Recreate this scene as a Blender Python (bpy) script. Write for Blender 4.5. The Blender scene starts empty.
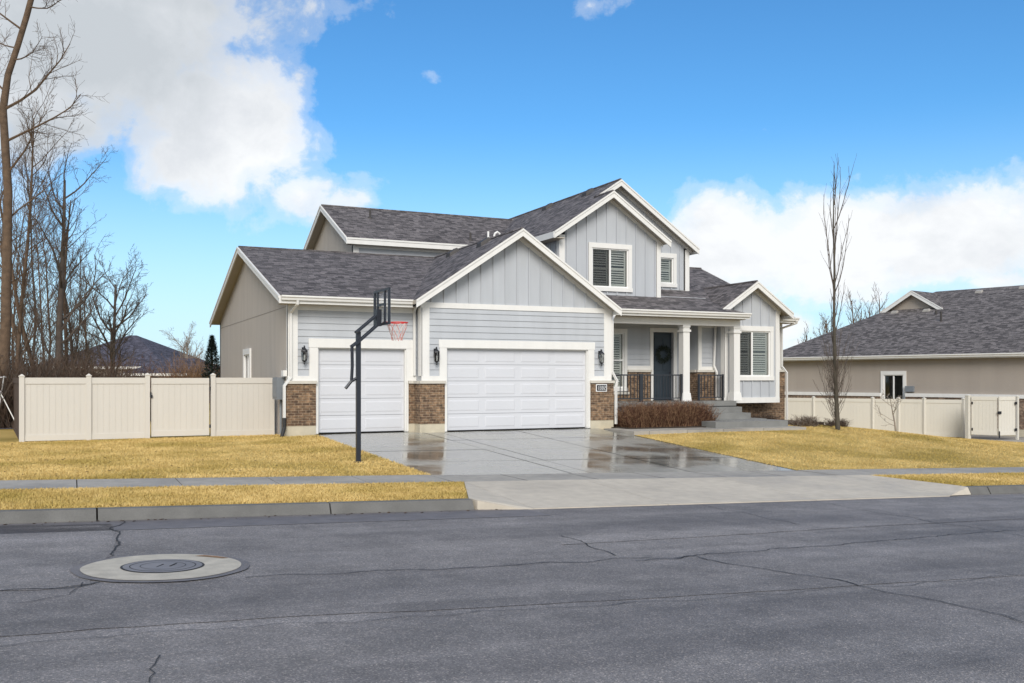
import bpy, math, random
from math import sin, cos, tan, atan, radians, pi, sqrt
from mathutils import Vector, noise
from mathutils.geometry import tessellate_polygon
random.seed(7)
ZO = 1.65                      # eye height above the road; heights below are written relative to the eye
SL = -1.61                     # garage slab
YAW = radians(25)
S = bpy.context.scene
COL = S.collection
V = Vector

# ------------------------------------------------------------------ materials
MATS = {}
def new_mat(name):
    m = bpy.data.materials.new(name); m.use_nodes = True
    nt = m.node_tree; b = nt.nodes['Principled BSDF']
    MATS[name] = m
    return m, nt, b
def N(nt, t, **kw):
    n = nt.nodes.new(t)
    for k, v in kw.items():
        if k.startswith('i_'):
            key = k[2:]
            key = int(key) if key.isdigit() else key.replace('_', ' ')
            n.inputs[key].default_value = v
        else: setattr(n, k, v)
    return n
def ramp(nt, stops):
    r = nt.nodes.new('ShaderNodeValToRGB')
    els = r.color_ramp.elements
    els[0].position, els[0].color = stops[0][0], stops[0][1]
    els[1].position, els[1].color = stops[1][0], stops[1][1]
    for p, c in stops[2:]:
        e = els.new(p); e.color = c
    return r
def c4(c, k=1.0): return (c[0]*k, c[1]*k, c[2]*k, 1)
def coords(nt, kind='Object'):
    if kind == 'World':
        return N(nt, 'ShaderNodeNewGeometry').outputs['Position']
    return N(nt, 'ShaderNodeTexCoord').outputs[kind]
def bump(nt, b, h, dist, strength=1.0):
    bm = N(nt, 'ShaderNodeBump'); bm.inputs['Distance'].default_value = dist
    bm.inputs['Strength'].default_value = strength
    nt.links.new(h, bm.inputs['Height']); nt.links.new(bm.outputs[0], b.inputs['Normal'])
def plain(name, col, rough=.6, var=.12, scale=2.0, metal=0, bumpd=0, fine=60, spec=.4, streak=False):
    m, nt, b = new_mat(name)
    L = nt.links
    co = coords(nt, 'World')
    n1 = N(nt, 'ShaderNodeTexNoise'); n1.inputs['Scale'].default_value = scale; n1.inputs['Detail'].default_value = 6
    if streak:
        mp = N(nt, 'ShaderNodeMapping'); mp.inputs['Scale'].default_value = (3, 3, .35)
        L.new(co, mp.inputs[0]); L.new(mp.outputs[0], n1.inputs[0])
    else: L.new(co, n1.inputs[0])
    n2 = N(nt, 'ShaderNodeTexNoise'); n2.inputs['Scale'].default_value = fine; L.new(co, n2.inputs[0])
    mx = N(nt, 'ShaderNodeMath', operation='MULTIPLY_ADD'); L.new(n2.outputs[0], mx.inputs[0]); mx.inputs[1].default_value = .4; L.new(n1.outputs[0], mx.inputs[2])
    r = ramp(nt, [(.4, c4(col, 1-var)), (1.0, c4(col, 1+var))]); L.new(mx.outputs[0], r.inputs[0])
    L.new(r.outputs[0], b.inputs['Base Color'])
    b.inputs['Roughness'].default_value = rough; b.inputs['Metallic'].default_value = metal
    b.inputs['Specular IOR Level'].default_value = spec
    if bumpd: bump(nt, b, n2.outputs[0], bumpd)
    return m
plain('siding', (.45, .47, .495), .55, .07, 1.2, streak=True)
plain('trim', (.74, .73, .70), .5, .05, 1.5, streak=True)
plain('soffit', (.42, .38, .32), .7, .06)
plain('stucco', (.45, .405, .355), .9, .08, .9, bumpd=.01, fine=45, streak=True)
plain('stucco_joint', (.27, .24, .21), .9, .05)
plain('stucco_next', (.36, .315, .27), .9, .08, .5, bumpd=.008, fine=45, streak=True)
plain('door_white', (.60, .61, .64), .42, .025, 1.0)
plain('foundation', (.52, .47, .36), .85, .15, 3, bumpd=.004)
plain('sill_stone', (.55, .52, .46), .8, .1, 3)
plain('dark_metal', (.018, .02, .026), .42, .2, 4)
plain('hoop_metal', (.022, .026, .036), .38, .15, 4)
plain('rail_metal', (.03, .034, .042), .4, .2, 4)
plain('vent_metal', (.05, .045, .042), .6, .2, 4)
plain('vent_pale', (.36, .34, .31), .6, .1, 4)
plain('pipe_white', (.8, .8, .78), .4, .04, 4)
plain('pipe_black', (.02, .02, .02), .5, .2, 4)
plain('grey_box', (.19, .21, .23), .5, .08, 3)
plain('red_paint', (.75, .03, .02), .4, .08, 6)
plain('net_cord', (.72, .60, .56), .8, .1, 20)
plain('door_blue', (.028, .04, .052), .45, .08, 3)
plain('shutter', (.80, .84, .86), .5, .05, 3)
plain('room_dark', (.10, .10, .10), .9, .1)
plain('wreath', (.014, .022, .014), .8, .5, 30)
plain('plate_black', (.015, .016, .02), .3, .1)
plain('plate_white', (.8, .8, .8), .5, .03)
plain('vinyl', (.60, .57, .515), .45, .03, 1.0, streak=True)
plain('vinyl_next', (.64, .615, .55), .45, .03, 1.0, streak=True)
plain('bark', (.12, .08, .052), .9, .4, 5, bumpd=.02, fine=30)
plain('bark_grey', (.10, .078, .062), .9, .3, 5, bumpd=.01, fine=30)
plain('bark_dark', (.075, .066, .05), .9, .3, 5, bumpd=.01, fine=30)
plain('bark_pale', (.26, .22, .18), .9, .3, 5)
plain('twig_brown', (.085, .055, .038), .9, .4, 8)
plain('twig_red', (.085, .036, .02), .85, .5, 9)
plain('twig_tan', (.24, .14, .075), .85, .4, 9)
plain('needles', (.035, .055, .045), .8, .4, 8)
plain('needles_green', (.03, .055, .015), .8, .4, 8)
plain('curb', (.14, .137, .128), .8, .25, 2.5, bumpd=.004)
plain('step_concrete', (.20, .20, .19), .5, .2, 2.5, bumpd=.003)
plain('joint_dark', (.035, .033, .03), .8, .2, 5)
plain('tar', (.035, .034, .034), .7, .3, 5)
plain('collar', (.46, .42, .345), .7, .2, 6, bumpd=.002)
plain('lid', (.17, .16, .165), .5, .2, 5, spec=.5)
plain('patch_asphalt', (.155, .143, .143), .55, .25, 4, bumpd=.006, fine=90)
plain('mulch', (.045, .032, .022), .95, .5, 9, bumpd=.02, fine=35)
plain('gravel', (.13, .13, .16), .9, .5, 12, bumpd=.02, fine=40)
plain('net_red', (.7, .12, .08), .8, .1, 20)
plain('stone_pale', (.40, .36, .30), .85, .3, 2.5)

def brick_mat(name, c1, c2, mortar):
    m, nt, b = new_mat(name); L = nt.links
    uv = coords(nt, 'UV')
    bt = N(nt, 'ShaderNodeTexBrick'); bt.offset = .5
    bt.inputs['Color1'].default_value = c4(c1); bt.inputs['Color2'].default_value = c4(c2); bt.inputs['Mortar'].default_value = c4(mortar)
    bt.inputs['Scale'].default_value = 1; bt.inputs['Mortar Size'].default_value = .008; bt.inputs['Mortar Smooth'].default_value = .2
    bt.inputs['Brick Width'].default_value = .21; bt.inputs['Row Height'].default_value = .072; bt.inputs['Bias'].default_value = -.1
    L.new(uv, bt.inputs[0])
    n = N(nt, 'ShaderNodeTexNoise'); n.inputs['Scale'].default_value = 9; n.inputs['Detail'].default_value = 5; L.new(uv, n.inputs[0])
    r = ramp(nt, [(.3, (.5, .5, .5, 1)), (.7, (1.6, 1.5, 1.4, 1))]); L.new(n.outputs[0], r.inputs[0])
    mx = N(nt, 'ShaderNodeMix', data_type='RGBA', blend_type='MULTIPLY'); mx.inputs[0].default_value = 1
    L.new(bt.outputs[0], mx.inputs[6]); L.new(r.outputs[0], mx.inputs[7]); L.new(mx.outputs[2], b.inputs['Base Color'])
    b.inputs['Roughness'].default_value = .9
    inv = N(nt, 'ShaderNodeMath', operation='SUBTRACT'); inv.inputs[0].default_value = 1; L.new(bt.outputs['Fac'], inv.inputs[1])
    bump(nt, b, inv.outputs[0], .008)
brick_mat('brick', (.10, .062, .04), (.25, .165, .10), (.27, .215, .155))
brick_mat('brick_next', (.13, .085, .06), (.26, .19, .14), (.28, .24, .2))

def shingle_mat(name, base, warm=(1.08, 1.0, .95)):
    m, nt, b = new_mat(name); L = nt.links
    uv = coords(nt, 'UV')
    bt = N(nt, 'ShaderNodeTexBrick'); bt.offset = .37; bt.offset_frequency = 2; bt.squash = .7; bt.squash_frequency = 3
    bt.inputs['Color1'].default_value = c4(base, .52); bt.inputs['Color2'].default_value = c4(base, 1.68); bt.inputs['Mortar'].default_value = c4(base, .3)
    bt.inputs['Scale'].default_value = 1; bt.inputs['Mortar Size'].default_value = .007; bt.inputs['Mortar Smooth'].default_value = .3
    bt.inputs['Brick Width'].default_value = .27; bt.inputs['Row Height'].default_value = .145
    L.new(uv, bt.inputs[0])
    n = N(nt, 'ShaderNodeTexNoise'); n.inputs['Scale'].default_value = 3.2; n.inputs['Detail'].default_value = 8; n.inputs['Roughness'].default_value = .7
    mp = N(nt, 'ShaderNodeMapping'); mp.inputs['Scale'].default_value = (1, 2.2, 1); L.new(uv, mp.inputs[0]); L.new(mp.outputs[0], n.inputs[0])
    r = ramp(nt, [(.3, (.74, .74, .75, 1)), (.72, c4(warm, 1.34))]); L.new(n.outputs[0], r.inputs[0])
    mx = N(nt, 'ShaderNodeMix', data_type='RGBA', blend_type='MULTIPLY'); mx.inputs[0].default_value = 1
    L.new(bt.outputs[0], mx.inputs[6]); L.new(r.outputs[0], mx.inputs[7])
    n3 = N(nt, 'ShaderNodeTexNoise'); n3.inputs['Scale'].default_value = 90; L.new(uv, n3.inputs[0])
    r3 = ramp(nt, [(.35, (.7, .7, .7, 1)), (.65, (1.3, 1.3, 1.3, 1))]); L.new(n3.outputs[0], r3.inputs[0])
    mx3 = N(nt, 'ShaderNodeMix', data_type='RGBA', blend_type='MULTIPLY'); mx3.inputs[0].default_value = 1
    L.new(mx.outputs[2], mx3.inputs[6]); L.new(r3.outputs[0], mx3.inputs[7]); L.new(mx3.outputs[2], b.inputs['Base Color'])
    b.inputs['Roughness'].default_value = .85; b.inputs['Specular IOR Level'].default_value = .3
    bump(nt, b, bt.outputs[0], .012)
shingle_mat('shingle', (.110, .101, .102), (1.03, 1, .97))
shingle_mat('shingle_next', (.116, .106, .104), (1.03, 1, .97))
shingle_mat('shingle_far', (.065, .065, .085))

def concrete_mat(name, dry, wet, wetness, joints=False, var=.12):
    m, nt, b = new_mat(name); L = nt.links
    co = coords(nt, 'World')
    big = N(nt, 'ShaderNodeTexNoise'); big.inputs['Scale'].default_value = .55; big.inputs['Detail'].default_value = 2.5; big.inputs['Roughness'].default_value = .6; L.new(co, big.inputs[0])
    mid = N(nt, 'ShaderNodeTexNoise'); mid.inputs['Scale'].default_value = 5; mid.inputs['Detail'].default_value = 8; L.new(co, mid.inputs[0])
    wr = ramp(nt, [(wetness-.10, (0, 0, 0, 1)), (wetness+.10, (1, 1, 1, 1))]); L.new(big.outputs[0], wr.inputs[0])
    r = ramp(nt, [(.3, c4(dry, 1-var)), (.7, c4(dry, 1+var*.8))]); L.new(mid.outputs[0], r.inputs[0])
    r2 = ramp(nt, [(.3, c4(wet, 1-var)), (.7, c4(wet, 1+var*.8))]); L.new(mid.outputs[0], r2.inputs[0])
    mx = N(nt, 'ShaderNodeMix', data_type='RGBA'); L.new(wr.outputs[0], mx.inputs[0]); L.new(r2.outputs[0], mx.inputs[6]); L.new(r.outputs[0], mx.inputs[7])
    # panels take water differently
    L.new(mx.outputs[2], b.inputs['Base Color'])
    rr = N(nt, 'ShaderNodeMapRange'); rr.inputs[3].default_value = .09 if joints else .6; rr.inputs[4].default_value = .27 if joints else .85; L.new(wr.outputs[0], rr.inputs[0])
    L.new(rr.outputs[0], b.inputs['Roughness'])
    b.inputs['Specular IOR Level'].default_value = .75 if joints else .4
    f = N(nt, 'ShaderNodeTexNoise'); f.inputs['Scale'].default_value = 60; L.new(co, f.inputs[0])
    if not joints: bump(nt, b, f.outputs[0], .003)
concrete_mat('drive_concrete', (.35, .34, .30), (.15, .142, .118), .475, True)
concrete_mat('walk_concrete', (.36, .335, .295), (.28, .262, .235), .45)
concrete_mat('apron_concrete', (.53, .475, .39), (.46, .41, .335), .44, False, .09)

def asphalt(name='asphalt', kk=1.0):
    m, nt, b = new_mat(name); L = nt.links
    co = coords(nt, 'World')
    def nz_(sc, st=(1, 1, 1), det=6, rough=.6, off=(0, 0, 0)):
        mp = N(nt, 'ShaderNodeMapping'); mp.inputs['Scale'].default_value = st; mp.inputs['Location'].default_value = off; L.new(co, mp.inputs[0])
        n = N(nt, 'ShaderNodeTexNoise'); n.inputs['Scale'].default_value = sc; n.inputs['Detail'].default_value = det; n.inputs['Roughness'].default_value = rough; L.new(mp.outputs[0], n.inputs[0]); return n.outputs[0]
    def mul(a, b_, f=1.0):
        mx = N(nt, 'ShaderNodeMix', data_type='RGBA', blend_type='MULTIPLY'); mx.inputs[0].default_value = f; L.new(a, mx.inputs[6]); L.new(b_, mx.inputs[7]); return mx.outputs[2]
    def rmp(src, stops): r = ramp(nt, stops); L.new(src, r.inputs[0]); return r.outputs[0]
    n1 = nz_(.35, (.45, 1.6, 1))
    base = rmp(n1, [(.33, c4((.172, .161, .157), kk)), (.66, c4((.245, .230, .224), kk))])
    bands = rmp(nz_(1.1, (.10, 1.5, 1), 4, .5, (3, 1, 0)), [(.36, (.82, .82, .83, 1)), (.52, (1, 1, 1, 1)), (.68, (1.15, 1.15, 1.16, 1))])
    blot = rmp(nz_(1.6, (1, 1, 1), 8, .7), [(.36, (.82, .82, .82, 1)), (.62, (1.15, 1.15, 1.15, 1))])
    vo = N(nt, 'ShaderNodeTexVoronoi'); vo.inputs['Scale'].default_value = 95; L.new(co, vo.inputs[0])
    sepc = N(nt, 'ShaderNodeSeparateColor'); L.new(vo.outputs['Color'], sepc.inputs[0])
    stones = rmp(sepc.outputs[0], [(.0, (.62, .62, .62, 1)), (.5, (.9, .9, .9, 1)), (.86, (1.12, 1.11, 1.10, 1)), (1, (2.0, 1.9, 1.75, 1))])
    fine = rmp(nz_(120, (1, 1, 1), 2), [(.35, (.75, .75, .75, 1)), (.65, (1.25, 1.25, 1.25, 1))])
    col = mul(mul(mul(mul(base, bands), blot), stones, .9), fine, .8)
    L.new(col, b.inputs['Base Color'])
    rr = N(nt, 'ShaderNodeMapRange'); rr.inputs[3].default_value = .55; rr.inputs[4].default_value = .9; L.new(n1, rr.inputs[0]); L.new(rr.outputs[0], b.inputs['Roughness'])
    b.inputs['Specular IOR Level'].default_value = .4
    bump(nt, b, vo.outputs['Distance'], .004)
asphalt(); asphalt('asphalt_pale', 1.09); asphalt('asphalt_dark', .89)

def grass_mat(name, lo, hi, green, bumps=True):
    m, nt, b = new_mat(name); L = nt.links
    co = coords(nt, 'World')
    n1 = N(nt, 'ShaderNodeTexNoise'); n1.inputs['Scale'].default_value = 1.1; n1.inputs['Detail'].default_value = 8; n1.inputs['Roughness'].default_value = .65; L.new(co, n1.inputs[0])
    n2 = N(nt, 'ShaderNodeTexNoise'); n2.inputs['Scale'].default_value = 26; n2.inputs['Detail'].default_value = 4; L.new(co, n2.inputs[0])
    ad = N(nt, 'ShaderNodeMath', operation='MULTIPLY_ADD'); L.new(n2.outputs[0], ad.inputs[0]); ad.inputs[1].default_value = .45; L.new(n1.outputs[0], ad.inputs[2])
    r = ramp(nt, [(.52, c4(lo)), (.92, c4(hi))]); L.new(ad.outputs[0], r.inputs[0])
    n3 = N(nt, 'ShaderNodeTexNoise'); n3.inputs['Scale'].default_value = .45; n3.inputs['Detail'].default_value = 7; L.new(co, n3.inputs[0])
    r3 = ramp(nt, [(.46, (0, 0, 0, 1)), (.66, (1, 1, 1, 1))]); L.new(n3.outputs[0], r3.inputs[0])
    mx = N(nt, 'ShaderNodeMix', data_type='RGBA'); L.new(r3.outputs[0], mx.inputs[0]); L.new(r.outputs[0], mx.inputs[6]); mx.inputs[7].default_value = c4(green)
    L.new(mx.outputs[2], b.inputs['Base Color']); b.inputs['Roughness'].default_value = .9; b.inputs['Specular IOR Level'].default_value = .15
    if bumps: bump(nt, b, n2.outputs[0], .04)
grass_mat('lawn_soil', (.41, .285, .09), (.60, .44, .155), (.32, .235, .065))
grass_mat('lawn_blade', (.49, .345, .115), (.76, .57, .245), (.42, .31, .09), False)
grass_mat('field', (.16, .14, .06), (.26, .22, .10), (.12, .14, .05))

m, nt, b = new_mat('glass')
gl = N(nt, 'ShaderNodeBsdfGlossy'); gl.inputs['Roughness'].default_value = .02; gl.inputs['Color'].default_value = (.75, .72, .7, 1)
tr = N(nt, 'ShaderNodeBsdfTransparent'); tr.inputs['Color'].default_value = (.9, .9, .87, 1)
fr = N(nt, 'ShaderNodeFresnel'); fr.inputs['IOR'].default_value = 1.5
mi = N(nt, 'ShaderNodeMixShader'); nt.links.new(fr.outputs[0], mi.inputs[0]); nt.links.new(tr.outputs[0], mi.inputs[1]); nt.links.new(gl.outputs[0], mi.inputs[2])
nt.links.new(mi.outputs[0], nt.nodes['Material Output'].inputs[0])
m, nt, b = new_mat('screen')
b.inputs['Base Color'].default_value = (.02, .02, .022, 1); b.inputs['Alpha'].default_value = .28; b.inputs['Roughness'].default_value = .8
m, nt, b = new_mat('acrylic')
b.inputs['Base Color'].default_value = (.8, .85, .9, 1); b.inputs['Alpha'].default_value = .18; b.inputs['Roughness'].default_value = .05

# ------------------------------------------------------------------ mesh builder
def wloc(o):
    p = V((0, 0, 0))
    while o is not None: p = p + o.location; o = o.parent
    return p
class MB:
    def __init__(s): s.v = []; s.f = []; s.m = []; s.st = []; s.hold = False
    def add(s, vs, fs, mi=0):
        o = len(s.v); s.v += [tuple(p) for p in vs]
        if not s.hold: s.st.append((o, len(s.f)))
        s.f += [tuple(i+o for i in f) for f in fs]; s.m += [mi]*len(fs)
    def hexa(s, p, mi=0):     # p: 8 points, bottom ring 0-3, top ring 4-7
        c = sum((V(q) for q in p), V((0, 0, 0)))/8
        fs = [(0, 3, 2, 1), (4, 5, 6, 7), (0, 1, 5, 4), (1, 2, 6, 5), (2, 3, 7, 6), (3, 0, 4, 7)]
        a = V(p[fs[0][1]])-V(p[fs[0][0]]); bb = V(p[fs[0][2]])-V(p[fs[0][0]])
        nrm = a.cross(bb); fc = sum((V(p[i]) for i in fs[0]), V((0, 0, 0)))/4
        if nrm.dot(fc-c) < 0: fs = [tuple(reversed(f)) for f in fs]
        s.add(p, fs, mi)
    def box(s, x0, x1, y0, y1, z0, z1, mi=0):
        s.hexa([(x0, y0, z0), (x1, y0, z0), (x1, y1, z0), (x0, y1, z0), (x0, y0, z1), (x1, y0, z1), (x1, y1, z1), (x0, y1, z1)], mi)
    def fb(s, M, u0, u1, z0, z1, d0, d1, mi=0):
        s.hexa([M(u0, d0, z0), M(u1, d0, z0), M(u1, d1, z0), M(u0, d1, z0), M(u0, d0, z1), M(u1, d0, z1), M(u1, d1, z1), M(u0, d1, z1)], mi)
    def beam(s, p, q, w, h, mi=0):  # parallelepiped: from p to q, swept by vectors w and h
        p, q, w, h = V(p), V(q), V(w), V(h)
        s.hexa([p, q, q+w, p+w, p+h, q+h, q+w+h, p+w+h], mi)
    def tube(s, pts, rad, n=6, mi=0, cap=True, square=False):
        pts = [V(p) for p in pts]
        if not hasattr(rad, '__len__'): rad = [rad]*len(pts)
        rings = []; o = len(s.v)
        t0 = (pts[1]-pts[0]).normalized()
        up = V((0, 0, 1)) if abs(t0.z) < .9 else V((1, 0, 0))
        x = t0.cross(up).normalized()
        for i, p in enumerate(pts):
            if i == 0: t = t0
            elif i == len(pts)-1: t = (pts[i]-pts[i-1]).normalized()
            else: t = ((pts[i+1]-pts[i]).normalized()+(pts[i]-pts[i-1]).normalized()).normalized()
            x = (x-t*x.dot(t)).normalized(); y = t.cross(x)
            ph = pi/4 if n == 4 else 0
            for k in range(n):
                a = 2*pi*k/n+ph
                s.v.append(tuple(p+(x*cos(a)+y*sin(a))*rad[i]))
        for i in range(len(pts)-1):
            for k in range(n):
                a = o+i*n+k; b_ = o+i*n+(k+1) % n
                s.f.append((a, b_, b_+n, a+n)); s.m.append(mi)
        if cap and n > 2:
            s.f.append(tuple(o+k for k in reversed(range(n)))); s.m.append(mi)
            e = o+(len(pts)-1)*n
            s.f.append(tuple(e+k for k in range(n))); s.m.append(mi)
    def lathe(s, c, prof, n=16, mi=0):
        o = len(s.v); c = V(c)
        for r, z in prof:
            for k in range(n):
                a = 2*pi*k/n; s.v.append((c.x+r*cos(a), c.y+r*sin(a), c.z+z))
        for i in range(len(prof)-1):
            for k in range(n):
                a = o+i*n+k; b_ = o+i*n+(k+1) % n
                s.f.append((a, b_, b_+n, a+n)); s.m.append(mi)
        s.f.append(tuple(o+k for k in reversed(range(n)))); s.m.append(mi)
        e = o+(len(prof)-1)*n
        s.f.append(tuple(e+k for k in range(n))); s.m.append(mi)
    def wall(s, M, outline, holes, th, mi=0):
        loops = [list(outline)]
        for (a, z0, b_, z1) in holes: loops.append([(a, z0), (b_, z0), (b_, z1), (a, z1)])
        tri = tessellate_polygon([[V((u, z, 0)) for u, z in lp] for lp in loops])
        flat = [p for lp in loops for p in lp]
        F = [M(u, 0, z) for u, z in flat]; B = [M(u, -th, z) for u, z in flat]
        n = len(flat); out = (V(M(0, 1, 0))-V(M(0, 0, 0)))
        ff = []
        for t in tri:
            nr = (V(F[t[1]])-V(F[t[0]])).cross(V(F[t[2]])-V(F[t[0]]))
            if nr.dot(out) < 0: t = (t[0], t[2], t[1])
            ff.append(tuple(t)); ff.append((t[2]+n, t[1]+n, t[0]+n))
        k = 0
        for lp in loops:
            m_ = len(lp)
            for i in range(m_):
                a = k+i; b_ = k+(i+1) % m_
                ff.append((a, b_, b_+n, a+n))
            k += m_
        s.add(F+B, ff, mi)
    def each(s, name, mats, parent):
        """every board, bar or block of this collection becomes a mesh of its own"""
        st = s.st+[(len(s.v), len(s.f))]
        for (v0, f0), (v1, f1) in zip(st, st[1:]):
            q = MB(); q.v = s.v[v0:v1]; q.f = [tuple(i-v0 for i in f) for f in s.f[f0:f1]]; q.m = s.m[f0:f1]
            q.build(name, mats, parent)
    def build(s, name, mats, parent=None, smooth=False, origin=None, **props):
        if not isinstance(mats, (list, tuple)): mats = [mats]
        me = bpy.data.meshes.new(name)
        vs = [V((p[0], p[1], p[2]+ZO)) for p in s.v]
        if parent is not None: o = wloc(parent)
        elif origin is not None: o = V((origin[0], origin[1], origin[2]+ZO))
        else: o = V((sum(p.x for p in vs)/len(vs), sum(p.y for p in vs)/len(vs), min(p.z for p in vs)))
        me.from_pydata([tuple(p-o) for p in vs], [], s.f)
        for m_ in mats: me.materials.append(MATS[m_])
        if len(mats) > 1: me.polygons.foreach_set('material_index', s.m)
        if len(s.f) < 20000:
            uvl = me.uv_layers.new(name='UVMap'); Z = V((0, 0, 1))
            for p in me.polygons:
                n_ = p.normal
                if abs(n_.z) > .999: t, b_ = V((1, 0, 0)), V((0, 1, 0))
                else: t = Z.cross(n_).normalized(); b_ = n_.cross(t)
                for li in p.loop_indices:
                    w = me.vertices[me.loops[li].vertex_index].co+o
                    uvl.data[li].uv = (w.dot(t), w.dot(b_))
        if smooth: me.polygons.foreach_set('use_smooth', [True]*len(me.polygons))
        me.update()
        ob = bpy.data.objects.new(name, me); COL.objects.link(ob)
        if parent is None: ob.location = o
        else: ob.parent = parent
        for k_, v_ in props.items(): ob[k_] = v_
        return ob
def thing(name, loc, label, cat, group=None):
    o = bpy.data.objects.new(name, None); COL.objects.link(o); o.empty_display_size = .3
    o.location = (loc[0], loc[1], loc[2]+ZO); o['label'] = label; o['category'] = cat
    if group: o['group'] = group
    return o
def sub(name, parent, loc):   # an empty is never a part; parts are always meshes
    raise NotImplementedError

# ------------------------------------------------------------------ terrain
def lerp(a, b_, t): return a+(b_-a)*t
def pw(x, pts):
    if x <= pts[0][0]: return pts[0][1]
    for (a, za), (b_, zb) in zip(pts, pts[1:]):
        if x <= b_:
            t = (x-a)/(b_-a); return lerp(za, zb, t)
    return pts[-1][1]
def drive(x, y):
    if y < Y2: return walk(x)+.0
    t = min(1, (y-Y2)/(26.3-Y2)); return lerp(walk(x), SL-.02, t)
GR = [(-60, -1.5), (-10, -1.68), (-1, -1.73), (5.5, -1.70), (9, -1.64), (22, -1.66), (24.5, -1.70), (27, -1.93), (32, -2.5), (38, -2.84), (70, -3.4)]
def walk(x): return -1.70-.031*x
def road(x, y): return -1.84-.031*x+.015*(13.4-max(y, 4.5)) - (.015*(4.5-y) if y < 4.5 else 0)
Y1, Y2, YC = 16.0, 17.3, 13.5    # sidewalk near, far, curb back
def H(x, y):
    if y < YC: return road(x, y)
    if y < Y1: return lerp(-1.69-.031*x, walk(x)+.0, (y-YC)/(Y1-YC))
    if y < Y2: return walk(x)
    e = 25.5
    t = min(1, (y-Y2)/(e-Y2)); t = t*t*(3-2*t)*.5+t*.5
    z = lerp(walk(x)+.015, pw(x, GR), t)
    if y < 26.6:
        k = max(0, 1-max(0, x-15.46)/2.5) if x > 10 else max(0, 1-max(0, 6.3-x)/2.5)
        z = lerp(z, drive(x, y)+.012, k)
    if y > 60: z -= (y-60)*.004
    return z
def drive(x, y):
    if y < Y2: return walk(x)+.0
    t = min(1, (y-Y2)/(26.3-Y2)); return lerp(walk(x), SL-.02, t)
def grid(mb, xs, ys, f, off=0):
    o = len(mb.v)
    for y in ys:
        for x in xs: mb.v.append((x, y, f(x, y)+off))
    w = len(xs)
    for j in range(len(ys)-1):
        for i in range(w-1):
            a = o+j*w+i; mb.f.append((a, a+1, a+w+1, a+w)); mb.m.append(0)
def fr(a, b_, st):
    n = max(1, round((b_-a)/st)); return [a+(b_-a)*i/n for i in range(n+1)]

# far ground, beyond and around everything
mb = MB(); grid(mb, fr(-900, 900, 60), fr(-900, 1500, 60), lambda x, y: -4.5)
mb.build('ground', 'field', kind='structure')
mb = MB(); ysn = fr(Y2, 26.6, .775)
grid(mb, fr(-70, 5, 2.5)+[6.29], ysn, H)
grid(mb, [15.46, 15.9]+fr(16.5, 40, .8)+fr(43, 110, 4), ysn, H)
grid(mb, fr(-70, 5, 2.5)+fr(6, 40, .8)+fr(43, 110, 4), [26.6, 27.0]+fr(27.8, 60, .8)+fr(64, 130, 6), lambda x, y: H(x, y)-(.08 if (5.5 < x < 16 and y < 28) else 0))
# outer skirt falls to the far ground
lawn = mb.build('lawn', 'lawn_soil', smooth=True, kind='structure')
def vl(y): return lerp(5.55, 6.5, (y-YC)/(Y1-YC))
mb = MB(); grid(mb, fr(-70, 5.4, 2), fr(YC, Y1, .5), H); grid(mb, fr(16.36, 110, 2), fr(YC, Y1, .5), H)
ys_ = fr(YC, Y1, .5)
for a, b_ in zip(ys_, ys_[1:]): mb.add([(5.4, a, H(5.4, a)), (vl(a), a, H(vl(a), a)), (vl(b_), b_, H(vl(b_), b_)), (5.4, b_, H(5.4, b_))], [(0, 1, 2, 3)])
mb.build('verge', 'lawn_soil', kind='structure')
mb = MB(); grid(mb, fr(-70, 110, 3), fr(-14, YC+.02, 1.5), lambda x, y: road(x, y) - (.0))
mb.build('road', 'asphalt', kind='structure')
mb = MB(); grid(mb, fr(-70, 110, 3), [-60, -30, -14], lambda x, y: road(x, -14)+.05)
mb.build('far_verge', 'lawn_soil', kind='structure')
# sidewalk slabs with open joints
mb = MB()
for k in range(76):
    for x0 in ((6.28-1.55*(k+1),) if k < 26 else (15.48+1.55*(k-26),)):
        x0 += .008; x1 = x0+1.534
        mb.hexa([(x0, Y1, walk(x0)-.25), (x1, Y1, walk(x1)-.25), (x1, Y2, walk(x1)-.25), (x0, Y2, walk(x0)-.25), (x0, Y1, walk(x0)+.012), (x1, Y1, walk(x1)+.012), (x1, Y2, walk(x1)+.018), (x0, Y2, walk(x0)+.018)])
mb.build('sidewalk', 'walk_concrete', kind='structure')
# driveway: slabs with sawn joints over a dark bed
mb = MB(); grid(mb, fr(6.2, 15.6, .9), fr(Y1+.02, 27.0, .9), drive, -.035)
mb.build('driveway_bed', 'joint_dark', kind='structure')
mb = MB()
XJ = [6.3, 9.45, 9.95, 12.45, 15.45]; YJ = [Y1+.01, Y2, 19.6, 21.9, 24.2, 26.62]
for i in range(4):
    for j in range(5):
        x0, x1, y0, y1 = XJ[i]+.014, XJ[i+1]-.014, YJ[j]+.014, YJ[j+1]-.014
        if j == 0: continue
        if i == 0 and j == 4: y1 = 27.0
        xs, ys = fr(x0, x1, .8), fr(y0, y1, .6)
        dz = random.uniform(-.003, .003)
        grid(mb, xs, ys, drive, .006+dz)
mb.build('driveway', 'drive_concrete', kind='structure')
mb = MB()
for x0, x1 in zip([6.3, 7.8, 9.35, 10.9, 12.45, 14.0], [7.8, 9.35, 10.9, 12.45, 14.0, 15.45]): grid(mb, fr(x0+.012, x1-.012, .8), fr(Y1+.01, Y2-.012, .6), drive, .008)
mb.build('sidewalk', 'walk_concrete', kind='structure')
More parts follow.
